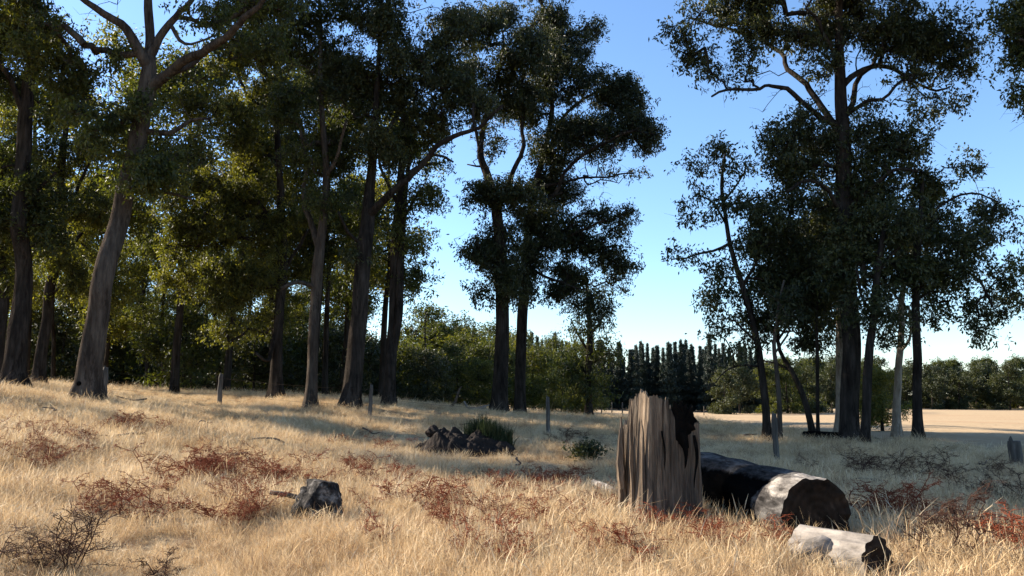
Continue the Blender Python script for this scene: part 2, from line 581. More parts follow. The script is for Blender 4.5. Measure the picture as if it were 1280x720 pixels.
# ----------------------------------------------------------------- trees
def leaves(mb, C, n_per, spread, L, W, rng, droop=.6, flat=1.0):
    """leaf quads scattered round each cluster centre"""
    C = np.asarray(C); k = len(C)
    N = k * n_per
    # inside each cluster, leaves gather round a few twig tips
    tips = rng.normal(0, 1, (k, 9, 3)) * spread * np.array((1, 1, .72 * flat))
    pick = rng.randint(0, 9, (k, n_per))
    P = C[:, None] + tips[np.arange(k)[:, None], pick] + rng.normal(0, 1, (k, n_per, 3)) * spread * .33
    P = P.reshape(-1, 3)
    D = rng.normal(0, 1, (N, 3)); D[:, 2] -= droop
    D /= np.linalg.norm(D, axis=1)[:, None]
    Sd = np.cross(D, rng.normal(0, 1, (N, 3))); Sd /= np.linalg.norm(Sd, axis=1)[:, None] + 1e-9
    ln = (L * rng.uniform(.5, 1.5, N))[:, None]; wd = (W * rng.uniform(.6, 1.3, N))[:, None]
    nrm = np.cross(D, Sd)
    V = np.stack([P, P + D * ln * .4 + Sd * wd * .5 + nrm * wd * .12, P + D * ln, P + D * ln * .45 - Sd * wd * .5 + nrm * wd * .12], 1).reshape(-1, 3)
    mb.add(V, np.arange(N * 4).reshape(-1, 4))

def grow(mb, skel, rad, targets, rng, r_tip=.011, noise=.2, twiglets=3, spread=.4, sides=4, rmax=.12):
    """joins every leaf cluster to the nearest wood: branches that fork from one another, thicker where they carry more"""
    pos = [p for p in skel]; par = [-1] * len(skel)
    T = np.asarray(targets)
    d0 = np.array([np.min(np.linalg.norm(skel - t, axis=1)) for t in T])
    A = np.zeros((len(skel) + len(T) * 40, 3)); A[:len(skel)] = skel
    n = len(skel)
    chains = []
    ns = n
    for ti in np.argsort(d0):
        t = T[ti]
        dv = t - A[:n]
        cost = np.linalg.norm(dv, axis=1) + .45 * np.maximum(0, -dv[:, 2]) 
        b = int(np.argmin(cost))
        a = A[b].copy()
        dist = np.linalg.norm(t - a)
        m = min(30, max(2, int(dist / .28)))
        s = np.linspace(0, 1, m + 1)[1:]
        off = rng.normal(0, 1, 3) * noise * dist * .6
        off2 = rng.normal(0, 1, 3) * noise * dist * .45
        off3 = rng.normal(0, 1, 3) * noise * dist * .25
        path = a + (t - a) * s[:, None] + off * (np.sin(s * math.pi))[:, None] + off2 * np.sin(s * 2 * math.pi)[:, None] + off3 * np.sin(s * 3.0 * math.pi)[:, None]
        path[:, 2] += .10 * dist * np.sin(s * math.pi)
        idx = [b]
        for q in path:
            A[n] = q; par.append(idx[-1]); idx.append(n); n += 1
        chains.append(idx)
    cnt = np.zeros(n)
    for c in chains:
        cnt[c[-1]] += 1
    for i in range(n - 1, ns - 1, -1):
        if par[i] >= 0:
            cnt[par[i]] += cnt[i]
    for c in chains:
        rr = np.minimum(rmax, r_tip * np.maximum(1, cnt[c]) ** .52)
        rr[0] = rr[1]
        if c[0] < ns:
            rr = np.minimum(rr, rad[c[0]] * .8)
        rr = rr * np.linspace(1, .85, len(c))
        big = rr.max() > .03
        mb.tube(A[c], rr, 6 if big else sides, caps=False)
        for _ in range(twiglets):
            e = A[c[-1]]
            q = e + rng.normal(0, 1, 3) * spread * np.array((1, 1, .7))
            mid = (e + q) / 2 + rng.normal(0, .06, 3)
            mb.tube([e, mid, q], [r_tip * .6, r_tip * .45, r_tip * .25], 3, caps=False)

LEAFCOUNT = 0
def hero_tree(label, Y, trunk, limbs, clumps, leaf, bark, seed, fill=.52, name='gum_tree', group='tall gum trees round the paddock',
              n_per=132, spread=.25, L=.135, W=.057, dens=1.0, depth=1.0, stem2=None, noise=.16, knot=None):
    rng = np.random.RandomState(seed)
    base = gp(trunk[0][0], Y)
    root = thing(name, label, 'tree', base, group)
    sc = Y / F
    pts = []
    for i, (px, py, w) in enumerate(trunk):
        p = at(px, py, Y)
        if i == 0:
            p = base + np.array((0, 0, -.15))
        pts.append((*(p - base), w * .415 * sc))
    tp = smooth_path(pts, .25)
    wob = fbm(np.stack([tp[:, 2] * .35, tp[:, 2] * 0 + seed, tp[:, 2] * 0], -1), 3) * .5
    tp[:, 1] += wob * np.clip(tp[:, 2] / 3, 0, 1) * .6
    rads = tp[:, 3].copy()
    flare = 1 + .22 * np.exp(-np.maximum(0, tp[:, 2]) / .35)
    rads *= flare
    mb = MB()
    mb.tube(tp[:, :3], rads, 22, wob=.10, seed=seed, lobes=.45 * np.exp(-np.maximum(0, tp[:, 2]) / .28))
    if stem2:
        for st in stem2:
            q = []
            for i, (px, py, w, dY) in enumerate(st):
                p = at(px, py, Y + dY)
                q.append((*(p - base), w * .415 * sc))
            q = smooth_path(q, .25)
            mb.tube(q[:, :3], q[:, 3], 12, wob=.08, seed=seed + 3)
            tp = np.concatenate([tp, q]); rads = np.concatenate([rads, q[:, 3]])
    mb.build('trunk', bark, root)
    if knot:
        kb = MB()
        p = at(knot[0], knot[1], Y) - base
        th = np.linspace(0, 2 * math.pi, 13)[:-1]
        i = np.argmin(np.abs(tp[:, 2] - p[2])); c = tp[i, :3] + np.array((0, -rads[i] * 1.0, 0)); c[0] = p[0]
        kb.tube([c + np.array((0, -.03, 0)), c + np.array((0, -.01, 0)), c + np.array((0, .12, 0))], [.05, .065, .06], 10)
        kb.build('hollow', CHAR, root)
    skel = [tp[:, :3][len(tp) // 4:]]; srad = [rads[len(tp) // 4:]]
    for li in limbs:
        slope = rng.uniform(-.6, .6)
        q = []
        acc = 0
        for i, e in enumerate(li):
            px, py, w = e[:3]
            if i:
                acc += math.hypot(px - li[i - 1][0], py - li[i - 1][1]) * sc
            dY = e[3] if len(e) > 3 else slope * acc
            q.append((*(at(px, py, Y + dY) - base), w * .415 * sc))
        # start the limb on the wood it leaves
        S0 = np.concatenate(skel)
        st = S0[np.argmin(np.linalg.norm((S0 - np.array(q[0][:3])) * np.array((1, .3, 1)), axis=1))]
        q[0] = (*st, q[0][3])
        q = smooth_path(q, .22)
        wv = np.stack([fbm(q[:, :3] * 1.1 + seed + 11 * a_, 3) for a_ in range(3)], -1) * np.array((.13, .13, .10)) * np.clip(np.arange(len(q)) / 6, 0, 1)[:, None]
        q[:, :3] += wv
        lb = MB(); lb.tube(q[:, :3], np.maximum(q[:, 3], .012), 9, wob=.07, seed=seed + 9)
        lb.build('limb', bark, root)
        skel.append(q[:, :3]); srad.append(q[:, 3])
    skel = np.concatenate(skel); srad = np.concatenate(srad)
    C = []
    for c in clumps:
        px, py, rx, ry = c[:4]
        dn = c[4] if len(c) > 4 else 1.0
        k = max(3, int(rx * ry / 17 * dn * dens * (Y / 30) ** 2))
        d = rng.normal(0, 1, (k, 3)); d /= np.linalg.norm(d, axis=1)[:, None]
        d *= rng.uniform(.05, 1, (k, 1)) ** .42
        Yc = Y + (c[5] if len(c) > 5 else rng.uniform(-.8, .8) * depth * (rx + ry) * .5 * sc)
        ce = at(px, py, Yc) - base
        s2 = Yc / F
        q = ce + d * np.array((rx * s2, (rx + ry) * .45 * s2 * depth, ry * s2)) * .95
        nz = vnoise(q * .95 + seed * 3.1) + .45 * vnoise(q * 2.3 + seed)
        q = q[np.argsort(-nz)[:max(3, int(k * fill))]]
        C.append(q)
    C = np.concatenate(C)
    # bare dead twigs reaching out past the leaves
    nb = max(4, len(C) // 7)
    bi = rng.randint(0, len(C), nb)
    B = C[bi] + rng.normal(0, .45, (nb, 3)) * np.array((1, 1, .8)) + (skel[rng.randint(len(skel) // 2, len(skel), nb)] - C[bi]) * rng.uniform(0, .5, (nb, 1))
    tw = MB()
    grow(tw, skel, srad, np.concatenate([C, B]), rng, spread=spread * 1.3, noise=noise)
    tw.build('twigs', bark, root, kind='stuff')
    fb = MB()
    leaves(fb, C, n_per, spread, L, W, rng, 1.0)
    fb.build('crown', leaf, root, smooth=False, kind='stuff')
    global LEAFCOUNT
    LEAFCOUNT += len(C) * n_per
    return root

GN = 'tall gum trees round the paddock'
GR = 'gum trees in the clump on the right'

hero_tree('thick grey trunk leaning right from the grass, forking high into bare limbs', 24,
    [(108, 500, 36), (116, 440, 34), (128, 375, 31), (140, 310, 30), (152, 242, 28), (166, 200, 27), (180, 140, 26), (187, 100, 25), (187, 60, 15), (184, 10, 13), (180, -70, 8)],
    [[(184, 88, 20), (165, 48, 15), (143, 22, 12), (112, 2, 9), (70, -25, 6)],
     [(188, 108, 20), (210, 92, 16), (242, 68, 14), (282, 48, 11), (310, 22, 9), (338, -12, 6)],
     [(188, 70, 14), (205, 40, 12), (228, 15, 9), (248, -20, 7)],
     [(212, 92, 12), (238, 80, 10), (262, 62, 8), (300, 58, 5)],
     [(160, 238, 10), (182, 232, 8), (205, 240, 6), (236, 246, 4)],
     [(180, 170, 11), (212, 166, 8), (240, 150, 6), (264, 150, 4)],
     [(215, 30, 7), (225, 50, 6), (240, 55, 4), (262, 45, 3)]],
    [(60, 60, 55, 40), (115, 112, 45, 28), (25, 20, 48, 34), (172, 205, 40, 38, .9, -.6), (135, 170, 32, 40, .8), (180, 150, 26, 26, .7, -.6), (262, 18, 45, 20, .45), (320, 60, 45, 32, .7),
     (238, 185, 30, 40, .4), (275, 112, 38, 22, .4), (215, 235, 30, 26, .6), (335, 5, 40, 24), (90, 150, 30, 24, .6), (140, 75, 26, 22, .5),
     (150, -70, 110, 40), (300, -75, 90, 40), (60, -50, 70, 40)],
    LEAF_GUM, BARK_GREY, 11, fill=.44, knot=(107, 476))

hero_tree('stout dark brown trunk at the far left beside the leaning grey one', 27,
    [(16, 487, 34), (20, 420, 29), (25, 340, 25), (31, 240, 22), (36, 140, 20), (42, 70, 16), (46, -10, 12), (50, -90, 7)],
    [[(34, 150, 12), (18, 110, 9), (0, 85, 7), (-20, 60, 5)], [(40, 100, 10), (60, 60, 7), (75, 20, 5)], [(30, 260, 8), (50, 235, 6), (70, 215, 4)]],
    [(20, 30, 50, 45), (8, 105, 36, 22), (45, 242, 45, 42), (12, 190, 24, 24, .6), (52, 300, 36, 28, .7), (8, 262, 30, 38), (85, 130, 30, 30, .6), (30, -60, 80, 40), (-40, 60, 50, 60)],
    LEAF_GUM, BARK_DARK, 12, fill=.44)

hero_tree('dark trunk cut by the left edge of the picture', 29,
    [(-4, 485, 18), (-2, 430, 16), (2, 370, 14), (4, 310, 12), (2, 240, 10), (-4, 170, 7)],
    [[(2, 320, 6), (18, 292, 5), (30, 275, 3)]],
    [(5, 300, 36, 36), (-20, 240, 50, 50), (0, 200, 36, 34), (20, 350, 26, 24, .6)],
    LEAF_OLIVE, BARK_DARK, 41)

hero_tree('slim dark trunk standing between the two thickest trunks at left', 33,
    [(47, 482, 19), (53, 430, 16), (61, 375, 15), (68, 330, 14), (74, 280, 12), (80, 210, 10), (88, 140, 7)],
    [[(66, 345, 7), (85, 318, 6), (104, 290, 5)], [(76, 270, 7), (96, 238, 5), (112, 200, 4)]],
    [(98, 262, 36, 34), (80, 322, 34, 26, .8), (112, 195, 25, 28, .6), (60, 200, 30, 30, .8), (100, 365, 26, 22, .6)],
    LEAF_OLIVE, BARK_DARK, 13)

hero_tree('dark straight trunk among yellow-green foliage right of the leaning grey one', 35,
    [(345, 500, 21), (347, 440, 17), (350, 370, 15), (352, 310, 14), (350, 240, 11), (346, 170, 9), (342, 100, 6)],
    [[(350, 300, 7), (328, 262, 6), (308, 235, 4)], [(350, 340, 6), (376, 305, 5), (388, 280, 3)], [(348, 210, 7), (315, 170, 5), (290, 150, 4)], [(346, 480, 8), (336, 450, 6), (322, 440, 4)]],
    [(332, 205, 45, 40), (300, 152, 42, 38), (345, 122, 45, 38), (300, 262, 38, 45), (362, 280, 28, 30), (255, 290, 42, 48), (280, 350, 40, 40), (320, 330, 38, 36), (250, 225, 34, 34), (345, 60, 50, 30), (285, 60, 40, 40), (250, 140, 38, 36), (225, 270, 34, 40), (300, 20, 46, 30), (340, 400, 26, 24, .7), (285, 410, 28, 24, .7), (225, 340, 34, 36, .8)],
    LEAF_OLIVE, BARK_DARK, 14, fill=0.42)

hero_tree('smooth brown trunk that splits into two upright stems', 30,
    [(388, 512, 18), (390, 460, 16), (393, 400, 16), (396, 340, 17), (400, 300, 15), (406, 250, 11), (408, 200, 10), (404, 140, 8), (400, 60, 6), (398, -20, 4)],
    [[(396, 312, 11), (388, 280, 9), (382, 245, 8), (379, 210, 6), (372, 150, 5)], [(394, 355, 8), (372, 352, 6), (355, 360, 4)], [(407, 220, 7), (424, 190, 5), (432, 150, 4)]],
    [(402, 60, 55, 45), (372, 132, 42, 34), (422, 152, 40, 36), (385, 200, 36, 28, .8), (422, 10, 48, 30), (345, 20, 45, 34), (400, 255, 30, 26, .6), (400, -65, 85, 40), (440, 200, 30, 26, .8)],
    LEAF_GUM, BARK_GREY, 15, fill=0.42)

hero_tree('wide dark trunk with one long limb sweeping up to the right', 30,
    [(437, 509, 29), (443, 450, 26), (449, 390, 25), (454, 330, 23), (459, 280, 21), (461, 235, 15), (466, 190, 12), (472, 120, 9), (476, 40, 6)],
    [[(460, 272, 14), (478, 248, 12), (505, 226, 10), (538, 192, 8), (570, 171, 7), (600, 156, 5), (628, 134, 4)], [(466, 190, 7), (486, 160, 6), (510, 120, 5), (520, 80, 4)], [(538, 192, 5), (552, 196, 4), (566, 205, 3)],
     [(456, 310, 6), (436, 290, 5), (425, 262, 3)]],
    [(470, 112, 52, 46), (522, 82, 52, 46), (482, 182, 36, 30), (540, 140, 48, 30), (592, 138, 34, 24), (560, 38, 42, 32), (480, 22, 48, 38), (430, 100, 40, 40), (510, -50, 85, 38), (565, 95, 35, 30), (440, 330, 22, 24, .5)],
    LEAF_DARK, BARK_DARK, 16, fill=0.5)

hero_tree('tall dark straight double trunk at the right end of the left-hand wood', 32,
    [(486, 508, 19), (488, 450, 17), (491, 380, 16), (494, 310, 15), (499, 240, 12), (503, 180, 9), (505, 110, 6)],
    [[(496, 290, 7), (512, 258, 5), (526, 235, 4)], [(497, 260, 6), (482, 225, 5), (474, 200, 4)], [(500, 225, 5), (520, 210, 4), (540, 205, 3)]],
    [(522, 240, 32, 28, .55), (512, 292, 28, 26, .55), (500, 172, 38, 28), (541, 216, 20, 22, .45), (507, 340, 22, 22, .5), (470, 262, 22, 26, .6), (535, 170, 26, 20, .6)],
    LEAF_GUM, BARK_DARK, 17, stem2=[[(486, 470, 10, .1), (498, 400, 12, .1), (500, 350, 11, .1), (503, 290, 10, .2), (508, 230, 7, .3), (516, 170, 5, .4)]])

hero_tree('thick dark trunk under the left half of the tall middle crown', 34,
    [(624, 519, 25), (626, 460, 22), (628, 400, 21), (627, 340, 20), (624, 290, 18), (617, 245, 14), (608, 215, 12), (600, 190, 10), (606, 150, 8), (622, 100, 6), (630, 50, 4)],
    [[(622, 270, 10), (640, 220, 8), (655, 170, 6), (650, 110, 5), (655, 60, 4)], [(600, 192, 6), (594, 150, 5), (590, 100, 4)], [(604, 208, 4), (595, 208, 3), (584, 206, 2)], [(627, 350, 7), (608, 325, 5), (596, 300, 3)]],
    [(598, 40, 32, 28), (650, 62, 40, 36), (640, 122, 40, 32), (590, 98, 28, 26), (596, 245, 26, 20, .75), (640, 240, 36, 28), (625, 312, 38, 34), (594, 328, 20, 22, .8), (642, 352, 30, 28), (602, 366, 16, 16, .6), (575, 25, 24, 20, .8), (612, 180, 24, 26, .35), (625, 20, 26, 20)],
    LEAF_DARK, BARK_DARK, 18, fill=0.62)

hero_tree('dark twin trunk carrying the tall middle crown on its right', 36,
    [(650, 519, 17), (651, 460, 16), (653, 400, 15), (657, 340, 14), (662, 280, 12), (668, 235, 10), (684, 175, 8), (690, 130, 7), (680, 92, 5), (684, 40, 4)],
    [[(664, 265, 7), (690, 245, 6), (720, 200, 5), (755, 180, 4), (790, 165, 3)], [(684, 178, 5), (710, 140, 5), (745, 115, 4), (770, 105, 3)], [(660, 310, 6), (690, 300, 5), (725, 290, 4), (760, 275, 3)],
     [(670, 232, 5), (710, 228, 4), (745, 222, 3), (790, 218, 2)], [(658, 335, 5), (690, 350, 4), (720, 362, 3)]],
    [(692, 38, 33, 33), (737, 30, 14, 24, .6), (700, 100, 42, 34), (760, 112, 36, 30), (794, 166, 34, 30), (742, 170, 46, 34), (692, 182, 38, 34), (782, 130, 26, 26), (702, 236, 42, 28), (672, 292, 38, 38), (722, 292, 36, 34, .9), (766, 280, 34, 26, .5),
     (772, 338, 28, 30, .5), (702, 352, 34, 34, .9), (742, 388, 24, 22, .5), (772, 214, 38, 12, .22), (680, -20, 40, 20), (712, 60, 30, 26), (670, 130, 30, 30), (668, 350, 24, 30, .8), (760, 310, 30, 26, .5)],
    LEAF_DARK, BARK_DARK, 19, fill=.62)

hero_tree('spindly tangled tree with stringy bare branches behind the middle crown', 48,
    [(736, 517, 13), (735, 470, 10), (737, 430, 9), (736, 390, 7), (733, 350, 5)],
    [[(736, 440, 5), (722, 420, 3), (712, 400, 2)], [(736, 420, 5), (752, 400, 3), (760, 380, 2)], [(736, 460, 4), (750, 450, 3), (757, 465, 2)], [(735, 470, 4), (722, 455, 3), (714, 470, 2)]],
    [(735, 408, 24, 20, .4), (748, 448, 22, 20, .45), (720, 460, 22, 22, .55), (740, 370, 20, 20, .5), (738, 485, 20, 14, .6)],
    LEAF_GUM, BARK_DARK, 20, n_per=90, spread=.5, L=.2, W=.075)

# the clump on the right
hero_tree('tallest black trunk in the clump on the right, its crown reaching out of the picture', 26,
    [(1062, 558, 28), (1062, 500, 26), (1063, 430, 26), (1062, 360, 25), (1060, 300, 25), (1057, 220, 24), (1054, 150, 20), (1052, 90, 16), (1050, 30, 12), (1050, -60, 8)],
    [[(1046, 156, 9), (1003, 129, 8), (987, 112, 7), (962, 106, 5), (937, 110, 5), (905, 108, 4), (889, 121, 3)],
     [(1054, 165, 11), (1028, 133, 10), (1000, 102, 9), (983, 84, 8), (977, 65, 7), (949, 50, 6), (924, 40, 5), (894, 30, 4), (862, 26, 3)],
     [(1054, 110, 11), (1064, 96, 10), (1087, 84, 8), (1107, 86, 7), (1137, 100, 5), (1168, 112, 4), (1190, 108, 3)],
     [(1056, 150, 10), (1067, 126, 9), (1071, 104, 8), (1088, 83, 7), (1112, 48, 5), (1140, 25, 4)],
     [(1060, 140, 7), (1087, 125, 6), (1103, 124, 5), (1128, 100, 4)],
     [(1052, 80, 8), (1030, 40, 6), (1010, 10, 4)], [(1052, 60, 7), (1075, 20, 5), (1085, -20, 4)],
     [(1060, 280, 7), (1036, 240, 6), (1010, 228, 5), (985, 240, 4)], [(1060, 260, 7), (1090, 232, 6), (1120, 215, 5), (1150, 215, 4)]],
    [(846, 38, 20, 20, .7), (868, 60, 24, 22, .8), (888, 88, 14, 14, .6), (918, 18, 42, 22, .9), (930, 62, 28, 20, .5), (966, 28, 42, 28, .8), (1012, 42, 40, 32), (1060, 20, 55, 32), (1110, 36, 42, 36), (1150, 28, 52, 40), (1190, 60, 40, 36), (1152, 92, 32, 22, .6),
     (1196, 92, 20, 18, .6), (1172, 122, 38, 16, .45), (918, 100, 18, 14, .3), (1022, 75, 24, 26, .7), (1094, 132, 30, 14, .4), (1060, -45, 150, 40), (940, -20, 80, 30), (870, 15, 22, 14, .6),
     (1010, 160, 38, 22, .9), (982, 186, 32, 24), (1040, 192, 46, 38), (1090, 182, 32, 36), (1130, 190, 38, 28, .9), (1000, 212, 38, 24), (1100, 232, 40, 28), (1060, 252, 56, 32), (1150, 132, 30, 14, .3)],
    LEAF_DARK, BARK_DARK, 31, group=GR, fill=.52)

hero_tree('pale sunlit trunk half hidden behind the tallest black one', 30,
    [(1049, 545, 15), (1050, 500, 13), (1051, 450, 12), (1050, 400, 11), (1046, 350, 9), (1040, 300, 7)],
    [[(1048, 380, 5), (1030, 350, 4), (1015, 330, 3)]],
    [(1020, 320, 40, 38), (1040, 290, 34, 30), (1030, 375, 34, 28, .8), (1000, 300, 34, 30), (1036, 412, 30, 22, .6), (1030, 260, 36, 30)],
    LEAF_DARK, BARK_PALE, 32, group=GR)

hero_tree('grey slanting trunk close on the right of the tallest black one', 25,
    [(1080, 561, 16), (1083, 520, 13), (1085, 470, 13), (1089, 420, 12), (1092, 370, 11), (1096, 320, 9), (1104, 270, 6)],
    [[(1090, 400, 5), (1074, 365, 4), (1066, 335, 3)], [(1094, 345, 5), (1112, 320, 4), (1130, 305, 3)]],
    [(1090, 292, 38, 36), (1112, 338, 36, 34), (1062, 332, 36, 36), (1085, 375, 30, 24, .7), (1100, 408, 28, 22, .7), (1072, 300, 34, 34, .9), (1125, 280, 30, 28)],
    LEAF_DARK, BARK_DARK, 33, group=GR)

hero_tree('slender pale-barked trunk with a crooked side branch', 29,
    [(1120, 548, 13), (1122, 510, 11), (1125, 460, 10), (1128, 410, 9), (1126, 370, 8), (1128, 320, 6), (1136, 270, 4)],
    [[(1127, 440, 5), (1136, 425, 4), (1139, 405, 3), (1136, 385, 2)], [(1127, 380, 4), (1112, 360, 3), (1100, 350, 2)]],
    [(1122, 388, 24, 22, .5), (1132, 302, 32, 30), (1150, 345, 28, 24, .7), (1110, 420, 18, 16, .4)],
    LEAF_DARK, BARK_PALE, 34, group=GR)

hero_tree('straight black trunk at the right edge of the clump with drooping side foliage', 26,
    [(1147, 556, 15), (1147, 510, 13), (1145, 450, 12), (1142, 390, 11), (1140, 340, 10), (1146, 280, 8), (1152, 220, 5)],
    [[(1141, 370, 6), (1170, 340, 5), (1205, 318, 4), (1240, 302, 3)], [(1142, 350, 5), (1190, 335, 4), (1225, 350, 4), (1240, 385, 3)], [(1146, 285, 5), (1180, 255, 4), (1215, 245, 3), (1250, 255, 2)], [(1142, 380, 4), (1165, 365, 3), (1185, 370, 2)]],
    [(1170, 280, 42, 36), (1202, 308, 36, 26, .7), (1152, 328, 36, 28, .8), (1240, 300, 32, 18, .5), (1262, 345, 28, 22, .6), (1236, 384, 24, 20, .9), (1182, 366, 32, 24, .7), (1216, 282, 30, 22, .6), (1190, 335, 34, 24, .7), (1226, 424, 14, 16, .6), (1160, 400, 22, 20, .3), (1182, 240, 42, 22, .65), (1232, 250, 30, 14, .4), (1150, 222, 28, 24, .8), (1205, 215, 26, 20, .4), (1270, 375, 14, 12, .6), (1256, 262, 14, 12, .4)],
    LEAF_DARK, BARK_DARK, 35, group=GR)

hero_tree('slim crooked tree leaning left at the left edge of the right-hand clump', 27,
    [(959, 547, 13), (956, 500, 11), (950, 450, 10), (941, 410, 9), (930, 370, 9), (918, 335, 8), (911, 305, 7), (908, 270, 6), (905, 230, 5), (908, 190, 3)],
    [[(912, 308, 5), (892, 314, 4), (866, 321, 3), (838, 326, 2)], [(909, 280, 4), (890, 255, 3), (868, 245, 2)], [(908, 250, 4), (925, 225, 3), (935, 205, 2)], [(925, 355, 5), (945, 330, 4), (955, 300, 3)], [(945, 425, 4), (915, 400, 3), (897, 395, 2)],
     [(950, 455, 3), (925, 456, 3), (908, 462, 2), (893, 478, 1.5), (884, 486, 1)]],
    [(905, 182, 24, 22, .4), (872, 214, 24, 18, .35), (930, 214, 24, 18, .4), (880, 246, 24, 18, .35), (915, 258, 26, 22, .5), (860, 272, 24, 14, .3), (850, 316, 22, 12, .35), (902, 332, 22, 22, .5), (940, 312, 28, 28, .7), (893, 376, 22, 20, .6), (920, 372, 22, 18, .5), (962, 282, 36, 28, .8), (970, 340, 30, 32, .8), (985, 242, 30, 26, .8), (895, 405, 20, 16, .5), (930, 432, 26, 16, .5), (955, 360, 28, 26, .7), (940, 250, 22, 22, .5)],
    LEAF_DARK, BARK_DARK, 36, group=GR)

hero_tree('thin trunk slanting left above the dark fallen log', 28,
    [(1018, 545, 10), (1009, 510, 9), (998, 478, 8), (986, 455, 7), (976, 438, 6), (972, 410, 5), (978, 370, 4)],
    [[(990, 462, 4), (972, 455, 3), (955, 452, 2)], [(974, 425, 4), (985, 405, 3), (987, 385, 2)]],
    [(962, 402, 28, 26, .7), (992, 392, 30, 26, .7), (1000, 330, 40, 34), (1012, 362, 36, 28, .8), (940, 402, 20, 18, .5), (975, 360, 28, 26, .8), (1004, 428, 30, 18, .7), (980, 300, 34, 30, .8)],
    LEAF_DARK, BARK_DARK, 37, group=GR)

hero_tree('thin grey pole-like trunk just behind the leaning fence post', 26,
    [(975, 552, 8), (974, 500, 7), (971, 455, 6), (968, 430, 6), (972, 390, 4), (980, 350, 3)],
    [[(970, 440, 3), (982, 420, 3), (985, 410, 2)]],
    [(975, 372, 26, 22, .6), (985, 410, 20, 18, .4)],
    LEAF_DARK, BARK_GREY, 38, group=GR)

hero_tree('thinnest sapling trunk left of the pale one in the right-hand clump', 27,
    [(1023, 552, 6), (1022, 510, 5), (1020, 450, 5), (1018, 400, 4), (1022, 350, 3)],
    [], [(1022, 372, 24, 22, .6), (1016, 410, 16, 16, .4)],
    LEAF_DARK, BARK_DARK, 39, group=GR)

hero_tree('leafy crown leaning into the top right corner from outside the picture', 24,
    [(1372, 575, 30), (1368, 480, 27), (1362, 350, 24), (1356, 230, 20), (1350, 120, 16), (1346, 0, 10)],
    [[(1355, 200, 8), (1320, 140, 6), (1290, 110, 4), (1270, 108, 3)], [(1350, 120, 8), (1310, 70, 6), (1275, 50, 4)], [(1360, 330, 6), (1325, 330, 4), (1300, 325, 3)]],
    [(1262, 20, 26, 22, .8), (1278, 72, 26, 24), (1288, 112, 30, 18, .8), (1310, 30, 50, 50), (1360, 0, 80, 80), (1340, 110, 50, 50), (1295, 326, 20, 16, .6), (1330, 300, 30, 30)],
    LEAF_GUM, BARK_DARK, 40, group=GR)

# ----------------------------------------------------------------- background trees from a few models
def model_tree(seed, Ht, crown_lo, width, leaf, bark, n_cl, n_per, L, W, spread, name, r0, lean=.05, label='', cat='tree', shape='gum', group=None, loc=(0, 0, 0)):
    rng = np.random.RandomState(seed)
    root = thing(name, label, cat, loc, group)
    k = 9
    z = np.linspace(-.2, Ht * .93, k)
    t = (z + .2) / Ht
    px = np.cumsum(rng.normal(0, 1, k)) * lean * Ht * .12 + rng.normal(0, lean) * z
    py = np.cumsum(rng.normal(0, 1, k)) * lean * Ht * .12
    px -= px[0]; py -= py[0]
    pts = smooth_path(np.stack([px, py, z, r0 * (1 - .88 * t)], -1), .5)
    mb = MB(); mb.tube(pts[:, :3], pts[:, 3] * (1 + .4 * np.exp(-np.maximum(0, pts[:, 2]) / .3)), 9, wob=.06, seed=seed)
    mb.build('trunk', bark, root)
    C = []
    if shape == 'pine':
        for i in range(n_cl):
            u = 1 - (1 - (i + rng.uniform()) / n_cl) ** .58
            if i % 30 == 0:
                u = rng.uniform(.90, 1.04)
            zz = Ht * (crown_lo + (1 - crown_lo) * u)
            rr = width * max(0, 1 - u) ** 1.1 * rng.uniform(.02, 1) ** .4 * (.60 + .40 * math.sin(u * 46 + rng.uniform(-.6, .6))) + .03
            a = rng.uniform(0, 2 * math.pi)
            C.append((math.cos(a) * rr + np.interp(zz, z, px), math.sin(a) * rr + np.interp(zz, z, py), zz - .12 * rr))
    else:
        nb = 15 if shape == 'gum' else 20
        for i in range(nb):
            u = rng.uniform(0, 1)
            zz = Ht * (crown_lo + (.98 - crown_lo) * u)
            prof = math.sin(math.pi * (.18 + .72 * u)) if shape == 'gum' else math.sqrt(max(.05, 1 - (2 * u - .85) ** 2 * .8))
            rr = width * prof * (rng.uniform(.25, .85) if shape == 'gum' else rng.uniform(.3, 1) ** .6 * .9)
            a = rng.uniform(0, 2 * math.pi)
            c = np.array((math.cos(a) * rr + np.interp(zz, z, px), math.sin(a) * rr + np.interp(zz, z, py), zz))
            s = width * (rng.uniform(.26, .46) if shape == 'gum' else rng.uniform(.15, .30))
            m = n_cl // nb
            d = rng.normal(0, 1, (m, 3)); d /= np.linalg.norm(d, axis=1)[:, None]
            d *= rng.uniform(.1, 1, (m, 1)) ** .4
            C.extend(c + d * np.array((s, s, s * .75)))
    C = np.array(C)
    C[:, 2] = np.maximum(C[:, 2], .25)
    if shape != 'pine':
        tw = MB()
        sk = pts[len(pts) // 5:]
        grow(tw, sk[:, :3], sk[:, 3], C, rng, r_tip=.012, twiglets=1, spread=spread, rmax=.09)
        tw.build('twigs', bark, root, kind='stuff')
    fb = MB()
    leaves(fb, C, n_per, spread, L, W, rng, .5 if shape != 'pine' else 0.1)
    fb.build('crown', leaf, root, smooth=False, kind='stuff')
    return root

rngp = np.random.RandomState(77)

